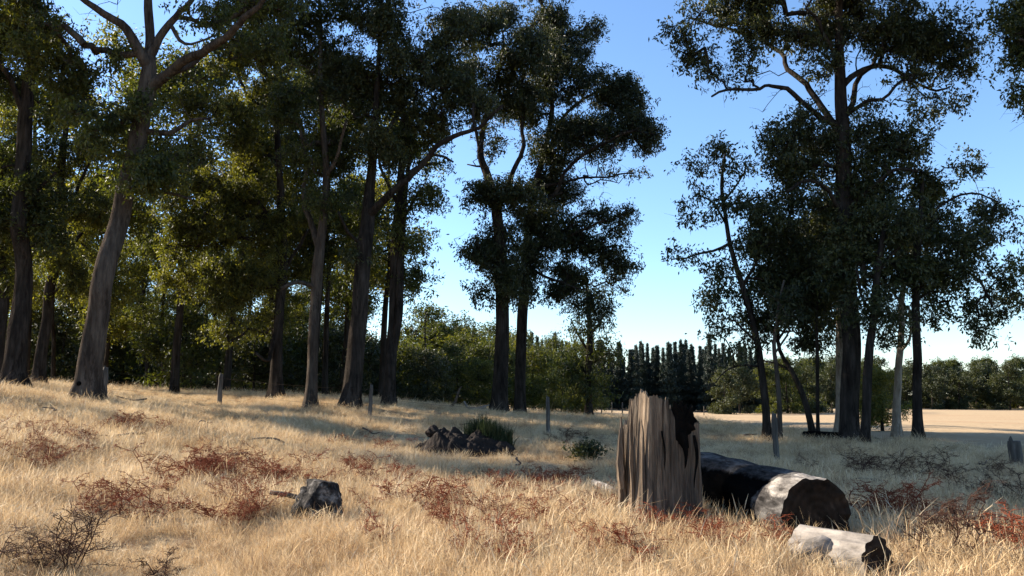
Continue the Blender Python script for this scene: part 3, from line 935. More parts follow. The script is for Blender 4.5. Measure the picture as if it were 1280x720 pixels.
def scatter(models, spots, label, group):
    """spots: (px, depth, scale); the first use of a model moves the model itself"""
    for i, (px, Y, s) in enumerate(spots):
        m = models[int(rngp.randint(len(models)))]
        g = gp(px, Y)
        rz = rngp.uniform(0, 6.28)
        sc = (s * rngp.uniform(.9, 1.1),) * 2 + (s * rngp.uniform(.95, 1.08),)
        lab = label if isinstance(label, str) else label[models.index(m)]
        if not m.get('used'):
            m['used'] = 1
            m.location = [float(c) for c in g]; m.rotation_euler = (0, 0, rz); m.scale = sc
            m['label'] = lab; m['group'] = group
        else:
            copy_tree(m, g, rz, sc, lab, group)

def drop_unused(models):
    for m in models:
        if not m.get('used'):
            for c in list(m.children):
                bpy.data.objects.remove(c)
            bpy.data.objects.remove(m)
        else:
            for o in bpy.data.objects:
                if o.get('used') is not None:
                    del o['used']

# tall slender trees of the wood on the left
wood = [model_tree(100 + i, 15, .30 + .06 * (i % 3), 2.4 + .3 * (i % 2), [LEAF_OLIVE, LEAF_GUM, LEAF_OLIVE, LEAF_OLIVE, LEAF_GUM][i], BARK_DARK, 150, 100, .2, .08, .42, 'woodland_tree', .18, .05) for i in range(5)]
spots = []
for row, (Y0, n, s0, off) in enumerate([(42, 8, .85, 0), (50, 8, .9, 17), (60, 9, .9, 5), (72, 9, .85, 11), (88, 10, .8, 3)]):
    for i in range(n):
        px = -60 + (590 + 0 * row) * (i + .5) / n + rngp.uniform(-15, 15) + off * .5
        if px > (470, 470, 440, 420, 420)[row]:
            continue
        s = s0 * rngp.uniform(.8, 1.2)
        if px > 470:
            s *= max(.45, 1 - (px - 470) / 150)
        spots.append((px, Y0 + rngp.uniform(-3, 3), s))
for px in np.linspace(30, 470, 6):
    spots.append((px + rngp.uniform(-14, 14), 44 + rngp.uniform(-4, 6), rngp.uniform(1.15, 1.5) * (1 if px < 430 else .85)))
scatter(wood, spots, 'slender olive-leaved woodland tree behind the big trunks on the left', 'woodland trees on the left')
drop_unused(wood)

shade = [model_tree(115, 19, .60, 3.4, LEAF_GUM, BARK_GREY, 300, 110, .2, .085, .42, 'gum_tree', .2, .03)]  # unseen trees off the left edge, added to shade the grass and log
for i, (x, y) in enumerate([(-19.5, 23.5), (-25, 26.2), (-16.0, 21.3), (-19.0, 19.7), (-26.0, 36.5), (-30.5, 36.0), (-27.0, 32.5)]):
    g = (x, y, h1(x, y))
    if i == 0:
        shade[0].location = g; shade[0]['used'] = 1
        shade[0]['label'] = 'tall unseen gum tree added on the left to shade the paddock'; shade[0]['group'] = 'unseen gum trees added on the left for shade'
    else:
        copy_tree(shade[0], g, i * 2.1, (.45, .45, .88) if i == 3 else 1.3 if i > 3 else 1.0, 'tall unseen gum tree added on the left to shade the paddock', 'unseen gum trees added on the left for shade')

bush = [model_tree(120 + i, 3.4, .08, 1.7, [LEAF_DARK, LEAF_DARK, LEAF_GUM][i], BARK_DARK, 84, 80, .18, .08, .34, 'woodland_shrub', .06, .08, cat='shrub', shape='round') for i in range(3)]
spots = []
for row, (Y0, n) in enumerate([(50, 6), (62, 14), (80, 20), (96, 22)]):
    for i in range(n):
        px = -50 + 640 * (i + .5) / n + rngp.uniform(-16, 16)
        spots.append((px, Y0 + rngp.uniform(-3, 3), rngp.uniform(.7, 1.5) * (1 + .22 * row)))
scatter(bush, spots, 'dark leafy shrub in the shaded undergrowth of the wood on the left', 'undergrowth shrubs of the wood')
drop_unused(bush)

# rounded sunlit trees between the wood and the middle gums
rnd = [model_tree(140 + i, 6.2, .14, 2.4, [LEAF_BRIGHT, LEAF_GUM, LEAF_GUM][i], BARK_DARK, 156, 90, .2, .085, .40, 'round_tree', .13, .05, shape='round') for i in range(3)]
spots = [(505, 62, 1.45), (530, 66, 1.25), (548, 58, 1.0), (566, 70, 1.2), (585, 63, .98), (600, 74, 1.15), (612, 60, .85), (640, 72, 1.1), (668, 66, .9), (572, 55, .62), (690, 78, 1.0), (598, 54, .55), (548, 80, 1.3), (620, 84, 1.2), (655, 86, 1.15), (683, 92, 1.15), (715, 90, 1.1)]
scatter(rnd, spots, 'round leafy tree between the left wood and the two middle trunks', 'round sunlit trees in the middle distance')
for px, Y, s, lab in [(701, 55, .50, 'small bushy bright green tree just right of the middle trunks'), (737, 52, .50, 'low rounded green tree at the foot of the spindly tangled tree'),
                      (1103, 33, .45, 'yellowish shrub seen between the trunks of the right-hand clump')]:
    copy_tree(rnd[0], gp(px, Y), rngp.uniform(0, 6), s, lab, 'small round trees beyond the paddock')
drop_unused(rnd)

# conifer plantation across the middle
pines = [model_tree(160 + i, 12, .06, 2.9, LEAF_PINE, BARK_DARK, 760, 30, .25, .11, .12, 'pine_tree', .14, .015, shape='pine') for i in range(3)]
spots = []
for row, (Y0, n) in enumerate([(138, 34), (150, 34), (163, 30)]):
    for i in range(n):
        px = 590 + 360 * (i + .5) / n + rngp.uniform(-5, 5)
        spots.append((px, Y0 + rngp.uniform(-4, 4), rngp.uniform(.72, .95) * (1 + .04 * row)))
scatter(pines, spots, 'dark narrow pine in the plantation behind the stump', 'pines in the plantation')
drop_unused(pines)

# far trees behind the field
far = [model_tree(180 + i, 9, .06, 3.1, [LEAF_DARK, LEAF_GUM, LEAF_DARK][i], BARK_DARK, 156, 56, .38, .16, .5, 'field_edge_tree', .18, .04, shape='round') for i in range(3)]
spots = []
for row, (Y0, n, s) in enumerate([(196, 26, .95), (210, 26, 1.1), (226, 28, 1.2)]):
    for i in range(n):
        px = 870 + 560 * (i + .5) / n + rngp.uniform(-7, 7)
        spots.append((px, Y0 + rngp.uniform(-5, 5), s * rngp.uniform(.85, 1.2)))
scatter(far, spots, 'dark distant tree in the row along the far edge of the stubble field', 'trees along the far edge of the field')
spots = [(905, 118, .7), (925, 124, .85), (960, 128, .75), (985, 130, .85), (1012, 134, .8), (1040, 138, .85), (975, 146, 1.0), (1020, 152, 1.0)]
scatter(far, spots, 'olive-green tree standing at the left end of the stubble field', 'trees at the left end of the field')
drop_unused(far)

# ----------------------------------------------------------------- stump
def build_stump():
    Y = 10.4
    base = gp(826, Y)
    root = thing('tree_stump', 'tall splintered tan tree stump with a charred jagged top', 'stump', base)
    rng = np.random.RandomState(3)
    nth, nz = 200, 60
    th = np.arange(nth) * 2 * math.pi / nth
    cx, cy = np.cos(th), np.sin(th)
    poly = np.array([(-.44, .24), (-.215, -.37), (.10, -.37), (.42, -.31), (.45, .12), (.14, .36), (-.26, .37)])
    rr = np.full(nth, 9.0)
    for (ax, ay), (bx, by) in zip(poly, np.roll(poly, -1, 0)):
        den = cx * (by - ay) - cy * (bx - ax)
        tt = (ax * (by - ay) - ay * (bx - ax)) / np.where(np.abs(den) < 1e-9, 1e-9, den)
        rr = np.where((tt > 0) & (tt < rr), tt, rr)
    for _ in range(2):
        rr = (np.roll(rr, 1) + rr * 2 + np.roll(rr, -1)) / 4
    fx = rr * cx
    hx = [-.55, -.475, -.44, -.40, -.37, -.34, -.30, -.26, -.20, -.14, -.09, -.04, -.02, .01, .035, .05, .08, .12, .20, .28, .31, .43, .46]
    hh = [1.12, 1.15, 1.20, 1.46, 1.50, 1.54, 1.58, 1.585, 1.54, 1.56, 1.52, 1.53, 1.49, 1.56, 1.55, 1.40, 1.36, 1.26, 1.14, 1.16, 1.22, 1.23, 1.2]
    top_front = np.interp(fx, hx, hh)
    top_back = np.interp(cx, [-1, -.7, -.3, 0, .3, .6, 1], [1.14, 1.34, 1.18, 1.36, .95, .8, 1.1])
    top = np.where(cy < 0.25, top_front, top_back)
    jag = vnoise(np.stack([cx * 9, cy * 9, cx * 0 + 4], -1)) * .03 + vnoise(np.stack([cx * 30, cy * 30, cx * 0 + 9], -1)) * .045
    top = top + jag
    mb = MB()
    s = np.linspace(0, 1, nz)
    Z = -.1 + (top[None] + .1) * s[:, None]
    rx = rr; ry = rr
    wx = .35 * vnoise(np.stack(np.broadcast_arrays(cx[None] * 1.5, cy[None] * 1.5, Z * 1.6 + 5), -1))
    def nz3(f, g, o):
        return vnoise(np.stack(np.broadcast_arrays((cx[None] + wx * .12) * f + o, (cy[None] + wx * .12) * f, Z * g + o), -1))
    ridg = nz3(2.5, .5, 1) * .03 + nz3(7, .6, 4) * .010 + nz3(18, 1.0, 7) * .012 + nz3(40, 1.6, 5) * .008 + nz3(9, 5, 2) * .006 \
        - np.maximum(0, nz3(13, .45, 8) - .50) * .18 - np.maximum(0, nz3(30, .6, 3) - .45) * .12
    flare = 1 + .26 * np.exp(-np.maximum(0, Z) / .13) - .05 * (Z / 1.5)
    fl_l = 1 + .20 * np.exp(-np.maximum(0, Z) / .25) * np.maximum(0, -cx)[None] + .05 * np.sin(Z * 2.2) * np.maximum(0, -cx)[None]
    k = flare * fl_l + ridg
    X = rx[None] * cx[None] * k; Yy = ry[None] * cy[None] * k
    X = X + .02 * Z
    # the left edge is stepped: the outer shell has broken away above 1.1 m
    V = np.stack([X, Yy, Z], -1)
    inner_t = .62
    Zi = np.maximum(.35, top[None] - .02 - (np.linspace(0, 1, 10) ** 1.3)[:, None] * .9)
    ki = np.linspace(.88, inner_t, 10)[:, None] * (k[-1][None])
    Vi = np.stack([rx[None] * cx[None] * ki + .02 * Zi, ry[None] * cy[None] * ki, Zi], -1)
    i = np.arange(nz - 1)[:, None] * nth; j = np.arange(nth)[None]; kk = (j + 1) % nth
    Q = np.stack(np.broadcast_arrays(i + j, i + kk, i + nth + kk, i + nth + j), -1).reshape(-1, 4)
    mb.add(V.reshape(-1, 3), Q, m=0)
    # rim and charred inside
    W = np.concatenate([V[-1:], Vi]).reshape(-1, 3)
    i = np.arange(10)[:, None] * nth
    Q = np.stack(np.broadcast_arrays(i + j, i + kk, i + nth + kk, i + nth + j), -1).reshape(-1, 4)
    mb.add(W, Q[:nth * 1], m=0); 
    mb.add(W, Q[nth:], m=1)
    fl = Vi[-1]
    cen = fl.mean(0)
    mb.add(np.concatenate([fl, [cen]]), t=[(a, (a + 1) % nth, nth) for a in range(nth)], m=1)
    mb.build('shell', [STUMP, CHAR], root, smooth=False)
    # loose splinters standing on the outside
    for (x, y, z0, z1, w, lean) in [(-.47, -.02, .45, 1.17, .10, .01), (-.44, .10, .0, 1.30, .11, .0), (-.34, -.14, .2, 1.50, .05, -.01), (-.25, -.33, .1, 1.3, .05, .0), (-.02, -.385, .1, .9, .035, .0), (.24, -.35, .1, .7, .04, 0), (.40, -.30, .1, 1.12, .05, .01), (.02, -.36, .9, 1.54, .05, 0)]:
        sb = MB()
        zz = np.linspace(z0, z1, 8)
        xs = x + lean * (zz - z0) + rng.normal(0, .006, 8)
        ww = w * np.array([.5, .9, 1, 1, .9, .75, .5, .1])
        sb.tube(np.stack([xs, y + rng.normal(0, .004, 8), zz], -1), ww * .5, 5, wob=.25, seed=x * 9)
        sb.build('splinter', STUMP, root, smooth=False)
    # burnt heartwood standing in the notch
    cb = MB()
    outline = [(.10, .95), (.09, 1.36), (.13, 1.50), (.17, 1.44), (.20, 1.50), (.235, 1.43), (.27, 1.47), (.285, 1.40), (.335, 1.44), (.35, 1.30), (.31, 1.24), (.35, 1.20), (.32, 1.12), (.28, 1.10), (.29, .95)]
    n = len(outline)
    f = np.array([(x + rng.normal(0, .006), -.34 + .02 * math.sin(z * 20), z) for x, z in outline])
    b = f + np.array((0.02, .16, -.02))
    V = np.concatenate([f, b, [f.mean(0) + (0, -.03, 0)], [b.mean(0) + (0, .03, 0)]])
    cb.add(V, [(a, (a + 1) % n, n + (a + 1) % n, n + a) for a in range(n)], [((a + 1) % n, a, 2 * n) for a in range(n)] + [(n + a, n + (a + 1) % n, 2 * n + 1) for a in range(n)])
    for (x, y, z0, z1, w) in [(.33, -.30, 1.15, 1.46, .03), (.24, -.25, 1.1, 1.5, .05), (.15, -.26, 1.2, 1.46, .05), (.36, -.22, 1.05, 1.36, .05)]:
        zz = np.linspace(z0, z1, 6)
        cb.tube(np.stack([x + rng.normal(0, .012, 6), np.full(6, y), zz], -1), w * np.array([.9, 1, .8, .9, .5, .1]), 6, wob=.4, seed=x * 30)
    # burn streak hanging down the front
    for (x, y, z0, z1, w) in [(.22, -.395, .72, 1.14, .035), (.35, -.375, .50, 1.1, .022), (-.02, -.408, .70, 1.15, .012)]:
        zz = np.linspace(z0, z1, 8)
        cb.tube(np.stack([x + .02 * np.sin(zz * 9), np.full(8, y), zz], -1), w * np.array([.1, .4, .5, .7, .9, 1, 1, .8]), 6, wob=.3, seed=x * 11)
    cb.build('charred_heartwood', CHAR, root, smooth=False)
    # small dead knot sticking out on the right
    kb = MB(); kb.tube([(.42, -.1, .62), (.48, -.13, .66), (.53, -.14, .67)], [.035, .03, .012], 7, wob=.2)
    kb.build('branch_stub', CHAR, root)
build_stump()

# ----------------------------------------------------------------- logs
def build_log(name, label, near, far_, r0, r1, mats, cutmat, seed, sink=.04, gnarl=.05, hollow=0.0):
    """local x from the sawn end (x = 0) back to x = -length"""
    near = np.asarray(near, float); far_ = np.asarray(far_, float)
    L = np.linalg.norm(far_ - near)
    d = (near - far_) / L
    rz = math.atan2(d[1], d[0])
    z0 = h1(near[0], near[1]); z1 = h1(far_[0], far_[1])
    root = thing(name, label, 'log', (near[0], near[1], z0 + r0 - sink), rz=rz)
    dz = (z1 + r1) - (z0 + r0)
    nth, nx = 64, 44
    th = np.arange(nth) * 2 * math.pi / nth
    x = -L * np.linspace(0, 1, nx) ** 1.1
    t = -x / L
    rr = (r0 + (r1 - r0) * t)[:, None]
    P = np.stack(np.broadcast_arrays(x[:, None] * 1.2 + seed, np.cos(th)[None] * 1.6, np.sin(th)[None] * 1.6), -1)
    P2 = np.stack(np.broadcast_arrays(x[:, None] * 2.0 + seed, np.cos(th)[None] * 6, np.sin(th)[None] * 6), -1)
    rr = rr * (1 + gnarl * vnoise(P) + gnarl * .6 * vnoise(P2))
    end_j = .03 * vnoise(np.stack([np.cos(th) * 5, np.sin(th) * 5, th * 0 + seed], -1))
    xx = x[:, None] + end_j[None] * np.exp(x[:, None] / .12)
    V = np.stack([xx, rr * np.cos(th)[None], rr * np.sin(th)[None] + dz * t[:, None]], -1)
    i = np.arange(nx - 1)[:, None] * nth; j = np.arange(nth)[None]; k = (j + 1) % nth
    Q = np.stack(np.broadcast_arrays(i + j, i + nth + j, i + nth + k, i + k), -1).reshape(-1, 4)
    mb = MB(); mb.add(V.reshape(-1, 3), Q[:, ::-1])
    e = V[-1]
    mb.add(np.concatenate([e, [e.mean(0)]]), t=[((a + 1) % nth, a, nth) for a in range(nth)])
    mb.build('wood', mats, root)
    # sawn face: rings of vertices so the cut is rough, edge to edge with the wood
    cb = MB()
    nr = 14
    e = V[0]; c = e.mean(0)
    f = np.linspace(1, 0.02, nr)
    G = c[None, None] + (e - c)[None] * f[:, None, None]
    G[..., 0] = .004 + .012 * vnoise(np.stack([G[..., 1] * 9, G[..., 2] * 9, G[..., 2] * 0 + seed], -1)) * (f[:, None] < .97)
    if hollow:
        G[..., 0] -= hollow * np.maximum(0, .55 - f)[:, None]
    G[..., 0] += end_j[None] * np.clip(f[:, None] * 3 - 2, 0, 1)
    G[0, :, 0] = e[:, 0]
    i = np.arange(nr - 1)[:, None] * nth
    Q = np.stack(np.broadcast_arrays(i + j, i + k, i + nth + k, i + nth + j), -1).reshape(-1, 4)
    cb.add(G.reshape(-1, 3), Q)
    cb.add(np.concatenate([G[-1], [G[-1].mean(0)]]), t=[(a, (a + 1) % nth, nth) for a in range(nth)])
    cb.build('sawn_end', cutmat, root, smooth=False)
    return root

build_log('fallen_log', 'big burnt log lying behind the stump with a dark round sawn end', (3.15, 9.0), (2.66, 12.2), .375, .40, LOG, CUT, 2.0, sink=.03, gnarl=.085)
build_log('short_log', 'short pale grey log lying in the grass below the big burnt one', (3.16, 7.62), (2.74, 8.35), .185, .17, GREY_WOOD, CUT_SMALL, 6.0, gnarl=.15, hollow=.12)

def build_slab():
    p = on_ground(1012, 690)
    p = np.array((2.72, 8.0, h1(2.72, 8.0)))
    root = thing('wood_slab', 'broken slab of grey wood leaning against the short pale log', 'wood', p)
    mb = MB()
    mb.tube([(-.10, .06, .08), (-.02, .0, .15), (.1, -.08, .20), (.20, -.14, .17)], [.075, .1, .095, .05], 9, wob=.3, seed=4)
    mb.build('slab', GREY_WOOD, root)
    mb = MB(); mb.tube([(-.08, .0, .02), (.05, -.08, .08), (.22, -.16, .05)], [.06, .09, .05], 8, wob=.3, seed=8)
    mb.build('broken_piece', STICK, root)
build_slab()

def tube_thing(name, label, cat, segs, material, part=None, group=None, sides=8, wob=.12, seed=1):
    """segs: list of lists of (x, y, height above ground, radius)"""
    x0, y0 = segs[0][0][:2]
    b = np.array((x0, y0, h1(x0, y0)))
    root = thing(name, label, cat, b, group)
    for i, sgm in enumerate(segs):
        q = np.array([(x - b[0], y - b[1], h1(x, y) + z - b[2], r) for x, y, z, r in sgm])
        q = smooth_path(q, .08)
        mb = MB(); mb.tube(q[:, :3], q[:, 3], sides, wob=wob, seed=seed + i)
        mb.build('branch' if i or part is None else part, material, root)
    return root

# pale stick lying left of the stump
a = on_ground(742, 622); b = on_ground(782, 636)
tube_thing('fallen_branch', 'pale fallen branch in the grass on the left of the stump', 'branch', [[(a[0], a[1], .22, .05), ((a[0] + b[0]) / 2, (a[1] + b[1]) / 2, .2, .06), (b[0], b[1], .12, .07)]], GREY_WOOD)

# ----------------------------------------------------------------- rock with a stick beside it
def blob(seed, rx, ry, rz, n=28, rough=.22, cut=()):
    mb = MB()
    u = np.linspace(0, math.pi, n); v = np.arange(n * 2) * math.pi / n
    D = np.stack([np.sin(u)[:, None] * np.cos(v)[None], np.sin(u)[:, None] * np.sin(v)[None], np.cos(u)[:, None] * np.ones(n * 2)[None]], -1)
    k = 1 + rough * fbm(D * 1.5 + seed, 4) + rough * .4 * vnoise(D * 7 + seed)
    V = D * k[..., None]
    for nx, ny, nz, dd in cut:
        nv = np.array((nx, ny, nz)) / math.sqrt(nx * nx + ny * ny + nz * nz)
        over = np.maximum(0, V @ nv - dd)
        V = V - over[..., None] * nv * .85
    V = V * np.array((rx, ry, rz))
    m = n * 2
    i = np.arange(n - 1)[:, None] * m; j = np.arange(m)[None]; k2 = (j + 1) % m
    Q = np.stack(np.broadcast_arrays(i + j, i + m + j, i + m + k2, i + k2), -1).reshape(-1, 4)
    mb.add(V.reshape(-1, 3), Q)
    return mb
g = on_ground(400, 648)
rk = blob(3.3, .30, .26, .29, 36, .30, [(-.7, -.6, .5, .62), (.35, -.9, .1, .6), (.9, -.1, .5, .7), (0, .1, 1, .72)]).build('rock', ROCK, smooth=False, loc=g + np.array((0, 0, .22)))
rk.rotation_euler = (0, R(8), 0)
tag(rk, 'pitted grey rock with a dark right side lying in the straw', 'rock')
g = on_ground(362, 641)
tube_thing('stick', 'short dark brown stick pointing left out of the grass beside the rock', 'stick', [[(g[0] - .22, g[1] - .1, .25, .028), (g[0], g[1] - .1, .225, .031), (g[0] + .16, g[1] - .1, .19, .03)]], STICK)

# ----------------------------------------------------------------- burnt mound with green tussock
def build_mound():
    base = gp(585, 20)
    root = thing('earth_mound', 'dark burnt mound of earth and roots in the middle of the paddock', 'mound', base)
    mb = MB()
    n = 110
    xs = np.linspace(-1.35, 1.35, n); ys = np.linspace(-.8, .8, n // 2)
    X, Yg = np.meshgrid(xs, ys)
    env = np.clip(1 - (X / 1.3) ** 2 - (Yg / .75) ** 2, -.4, 1)
    hz = np.interp(X, [-1.3, -1, -.75, -.5, 0, .3, .6, .9, 1.3], [.32, .5, .72, .55, .55, .62, .55, .4, .25])
    Z = np.sign(env) * np.abs(env) ** .6 * hz + (fbm(np.stack([X * 2.2, Yg * 2.2, X * 0 + 2], -1)) * .14 + vnoise(np.stack([X * 9, Yg * 9, X * 0], -1)) * .06) * np.clip(env * 2 + .3, 0, 1) + fbm(np.stack([X * 14, Yg * 14, X * 0 + 6], -1), 3) * .03 - .06
    surf = lambda x, y: float(Z[np.argmin(np.abs(ys - y)), np.argmin(np.abs(xs - x))])
    V = np.stack([X, Yg, Z], -1).reshape(-1, 3)
    m = n
    i = np.arange(n // 2 - 1)[:, None] * m; j = np.arange(m - 1)[None]
    Q = np.stack(np.broadcast_arrays(i + j, i + j + 1, i + m + j + 1, i + m + j), -1).reshape(-1, 4)
    mb.add(V, Q)
    mb.build('mound', DARK_EARTH, root, smooth=False)
    rng = np.random.RandomState(8)
    for (x, y, z, s) in [(-.78, -.15, .86, .17), (-1.05, -.2, .35, .13)]:
        o = blob(x * 9 + 20, s, s * .8, s * .75, 12, .3).build('clod', DARK_EARTH, root, smooth=False)
        yy = y if abs(y) < .5 else y * .8
        o.location = (x, yy, surf(x, yy) + s * .25)
    return base, surf
mound_base, mound_surf = build_mound()

def blade_clump(mb, rng, n, rad, hmin, hmax, w, bend=.5, heads=0.0):
    a = rng.uniform(0, 2 * math.pi, n); r = rad * np.sqrt(rng.uniform(0, 1, n))
    P = np.stack([np.cos(a) * r, np.sin(a) * r, np.full(n, -.02)], -1)
    hgt = rng.uniform(hmin, hmax, n)
    da = rng.uniform(0, 2 * math.pi, n)
    lean = np.abs(rng.normal(0, bend, n)) * hgt * .7
    D = np.stack([np.cos(da), np.sin(da), np.zeros(n)], -1)
    sa = rng.uniform(0, 2 * math.pi, n)
    Sd = np.stack([np.cos(sa), np.sin(sa), np.zeros(n)], -1)
    t = np.array((0, .4, .75, 1.0))
    C = P[:, None] + D[:, None] * (lean[:, None] * t[None] ** 2)[..., None]
    C[..., 2] += hgt[:, None] * (t[None] - .18 * (lean / hgt)[:, None] * t[None] ** 2)
    hd = rng.uniform(0, 1, n) < heads
    ww = np.where(hd[:, None], np.array((.55, .45, 1.9, .2))[None], np.array((1, .85, .55, .08))[None]) * w * rng.uniform(.6, 1.4, n)[:, None]
    Lf = C - Sd[:, None] * ww[..., None] * .5; Rt = C + Sd[:, None] * ww[..., None] * .5
    V = np.stack([Lf, Rt], 2).reshape(n, 8, 3)
    q = np.array([(0, 1, 3, 2), (2, 3, 5, 4), (4, 5, 7, 6)])
    Q = (q[None] + (np.arange(n) * 8)[:, None, None]).reshape(-1, 4)
    mb.add(V.reshape(-1, 3), Q)

tb = MB()
rg = np.random.RandomState(4)
for i in range(20):
    sub = MB(); blade_clump(sub, rg, 70, .16, .22, .48, .012, .6)
    v = np.concatenate(sub.v) + np.array((rg.uniform(-.52, .52), rg.uniform(-.22, .22), 0))
    v[:, 2] += mound_surf(.5 + v[0, 0], v[0, 1]) - .04
    tb.add(v, np.concatenate(sub.q))
tz = tb.build('green_tussock', GREEN_BLADE, smooth=False, loc=mound_base + np.array((.5, 0, 0)))
tag(tz, 'dark green grass tussock growing on top of the burnt mound', 'grass tussock')

# low dark shrub right of the mound
ls = model_tree(210, .32, .1, .28, LEAF_DARK, BARK_DARK, 48, 60, .07, .03, .11, 'low_shrub', .015, .1, 'low dark green shrub in the shade between the mound and the stump', 'shrub', 'round', None, gp(735, 18.5))

# ----------------------------------------------------------------- fence posts, wire, stump post
posts = [(130, 459, 25.5, 9, .0, 'weathered fence post close on the right of the leaning grey trunk'),
         (274, 467, 32, 7, .03, 'grey fence post in the open grass left of the dark straight trunk'),
         (462, 481, 28, 6, .04, 'slim leaning fence post in front of the wide dark trunk'),
         (685, 496, 24.5, 6.5, 0.0, 'pale fence post standing in shade between the mound and the stump'),
         (971, 517, 20, 9, -.02, 'rough split fence post behind the big burnt log')]
prng = np.random.RandomState(6)
tops = []
for px, ty, Y, w, lean, lab in posts:
    b = gp(px, Y)
    t = at(px, ty, Y)
    hh = t[2] - b[2]
    root = thing('fence_post', lab, 'fence post', b, 'weathered fence posts across the paddock')
    z = np.linspace(-.15, hh, 9)
    r = w * .42 * Y / F
    mb = MB()
    mb.tube(np.stack([lean * z + prng.normal(0, .006, 9), prng.normal(0, .006, 9), z], -1), r * np.array([1.1, 1.05, 1, 1.02, .97, 1, .95, .93, .7]), 9, wob=.22, seed=px * .1)
    mb.build('post', POST, root)
    sp_ = MB(); sp_.tube([(lean * hh - r * .3, 0, hh - .06), (lean * hh - r * .35, 0, hh + .05)], [r * .5, r * .12], 5, wob=.3)
    sp_.build('splinter', POST, root, smooth=False)
    tops.append((b, lean, hh))
wire_root = thing('fence_wire', 'thin sagging wire strands strung between the weathered posts', 'fence wire', tops[0][0])
for frac in (.35, .6, .85):
    wpts = []
    for (b0, l0, h0), (b1, l1, h1_) in zip(tops[:3], tops[1:4]):
        p0 = b0 + np.array((l0 * h0 * frac, -.03, h0 * frac)); p1 = b1 + np.array((l1 * h1_ * frac, -.03, h1_ * frac))
        s = np.linspace(0, 1, 14)[:-1]
        q = p0 + (p1 - p0) * s[:, None]; q[:, 2] -= .06 * np.sin(s * math.pi)
        wpts.append(q)
    wpts = np.concatenate(wpts) - tops[0][0]
    mb = MB(); mb.tube(wpts, .003, 4, caps=False)
    mb.build('strand', WIRE, wire_root)

b = gp(1271, 20)
root = thing('post_stump', 'short thick weathered stump at the right edge in the shade', 'stump', b)
mb = MB()
z = np.linspace(-.1, .58, 8)
mb.tube(np.stack([z * -.03, z * 0, z], -1), .145 * np.array([1.2, 1.1, 1, .97, 1, .98, .95, .85]), 14, wob=.16, seed=3)
mb.build('wood', POST, root, smooth=False)
mb = MB(); mb.tube([(-.09, -.02, .5), (-.11, -.02, .62), (-.105, -.02, .69)], [.06, .045, .012], 6, wob=.3)
mb.build('splinter', POST, root, smooth=False)

# tiny posts of the far fence at the field's left end
for px, Y in [(752, 70), (765, 72), (778, 75), (793, 60), (850, 95), (865, 98), (838, 92), (880, 104)]:
    b = gp(px, Y)
    mb = MB(); mb.tube([(0, 0, -.1), (0, 0, .6), (.02, 0, 1.15)], [.06, .055, .05], 6, wob=.2, seed=px)
    o = mb.build('far_fence_post', POST, loc=b)
    tag(o, 'tiny distant fence post at the left end of the pale field', 'fence post', 'distant fence posts by the field')

# ----------------------------------------------------------------- fallen wood in the distance
a = gp(560, 36); b = gp(577, 36)
tube_thing('leaning_stick', 'bare stick leaning up out of the grass left of the middle trunks', 'stick', [[(a[0], a[1], .0, .07), ((a[0] + b[0]) / 2, a[1], .3, .06), (b[0] - .1, a[1], .85, .04), (b[0], a[1], 1.0, .02)]], STICK)
a = gp(580, 35); b = gp(608, 35)
tube_thing('fallen_branch', 'pale broken branches lying in the grass at the foot of the middle trunks', 'branch',
           [[(a[0], a[1], .38, .03), (a[0] + .15, a[1], .15, .05), ((a[0] + b[0]) / 2, a[1], .12, .06), (b[0], b[1], .25, .05)], [(a[0] + .4, a[1], .1, .05), (a[0] + .7, a[1], .22, .04), (b[0] + .2, a[1] + .2, .36, .02)], [(b[0] - .3, a[1] - .1, .1, .05), (b[0] + .3, a[1], .12, .04)]], GREY_WOOD)
a = gp(1004, 26.6); b = gp(1052, 26.8)
tube_thing('dark_log', 'charred fallen log with an upturned end under the right-hand clump', 'log',
           [[(a[0], a[1], .30, .05), (a[0] + .08, a[1], .22, .14), (a[0] + .4, a[1], .16, .17), ((a[0] + b[0]) / 2, a[1], .14, .17), (b[0], b[1], .14, .16)]], CHAR, part='wood', sides=10, wob=.2)

sr = np.random.RandomState(91)
for k in range(16):
    px, Y = sr.uniform(60, 1240), sr.uniform(13, 27)
    g0 = gp(px, Y); a_ = sr.uniform(0, 6.28); l_ = sr.uniform(.5, 1.3)
    q = [(g0[0] + math.cos(a_) * l_ * t + sr.normal(0, .04), g0[1] + math.sin(a_) * l_ * t + sr.normal(0, .04), .16 + sr.uniform(-.05, .06), .022 * (1.1 - .7 * t)) for t in (0, .3, .6, 1)]
    tube_thing('fallen_stick', 'thin bare stick fallen from a gum into the dry grass', 'stick', [q], STICK, part='wood', group='sticks fallen in the grass', sides=6)

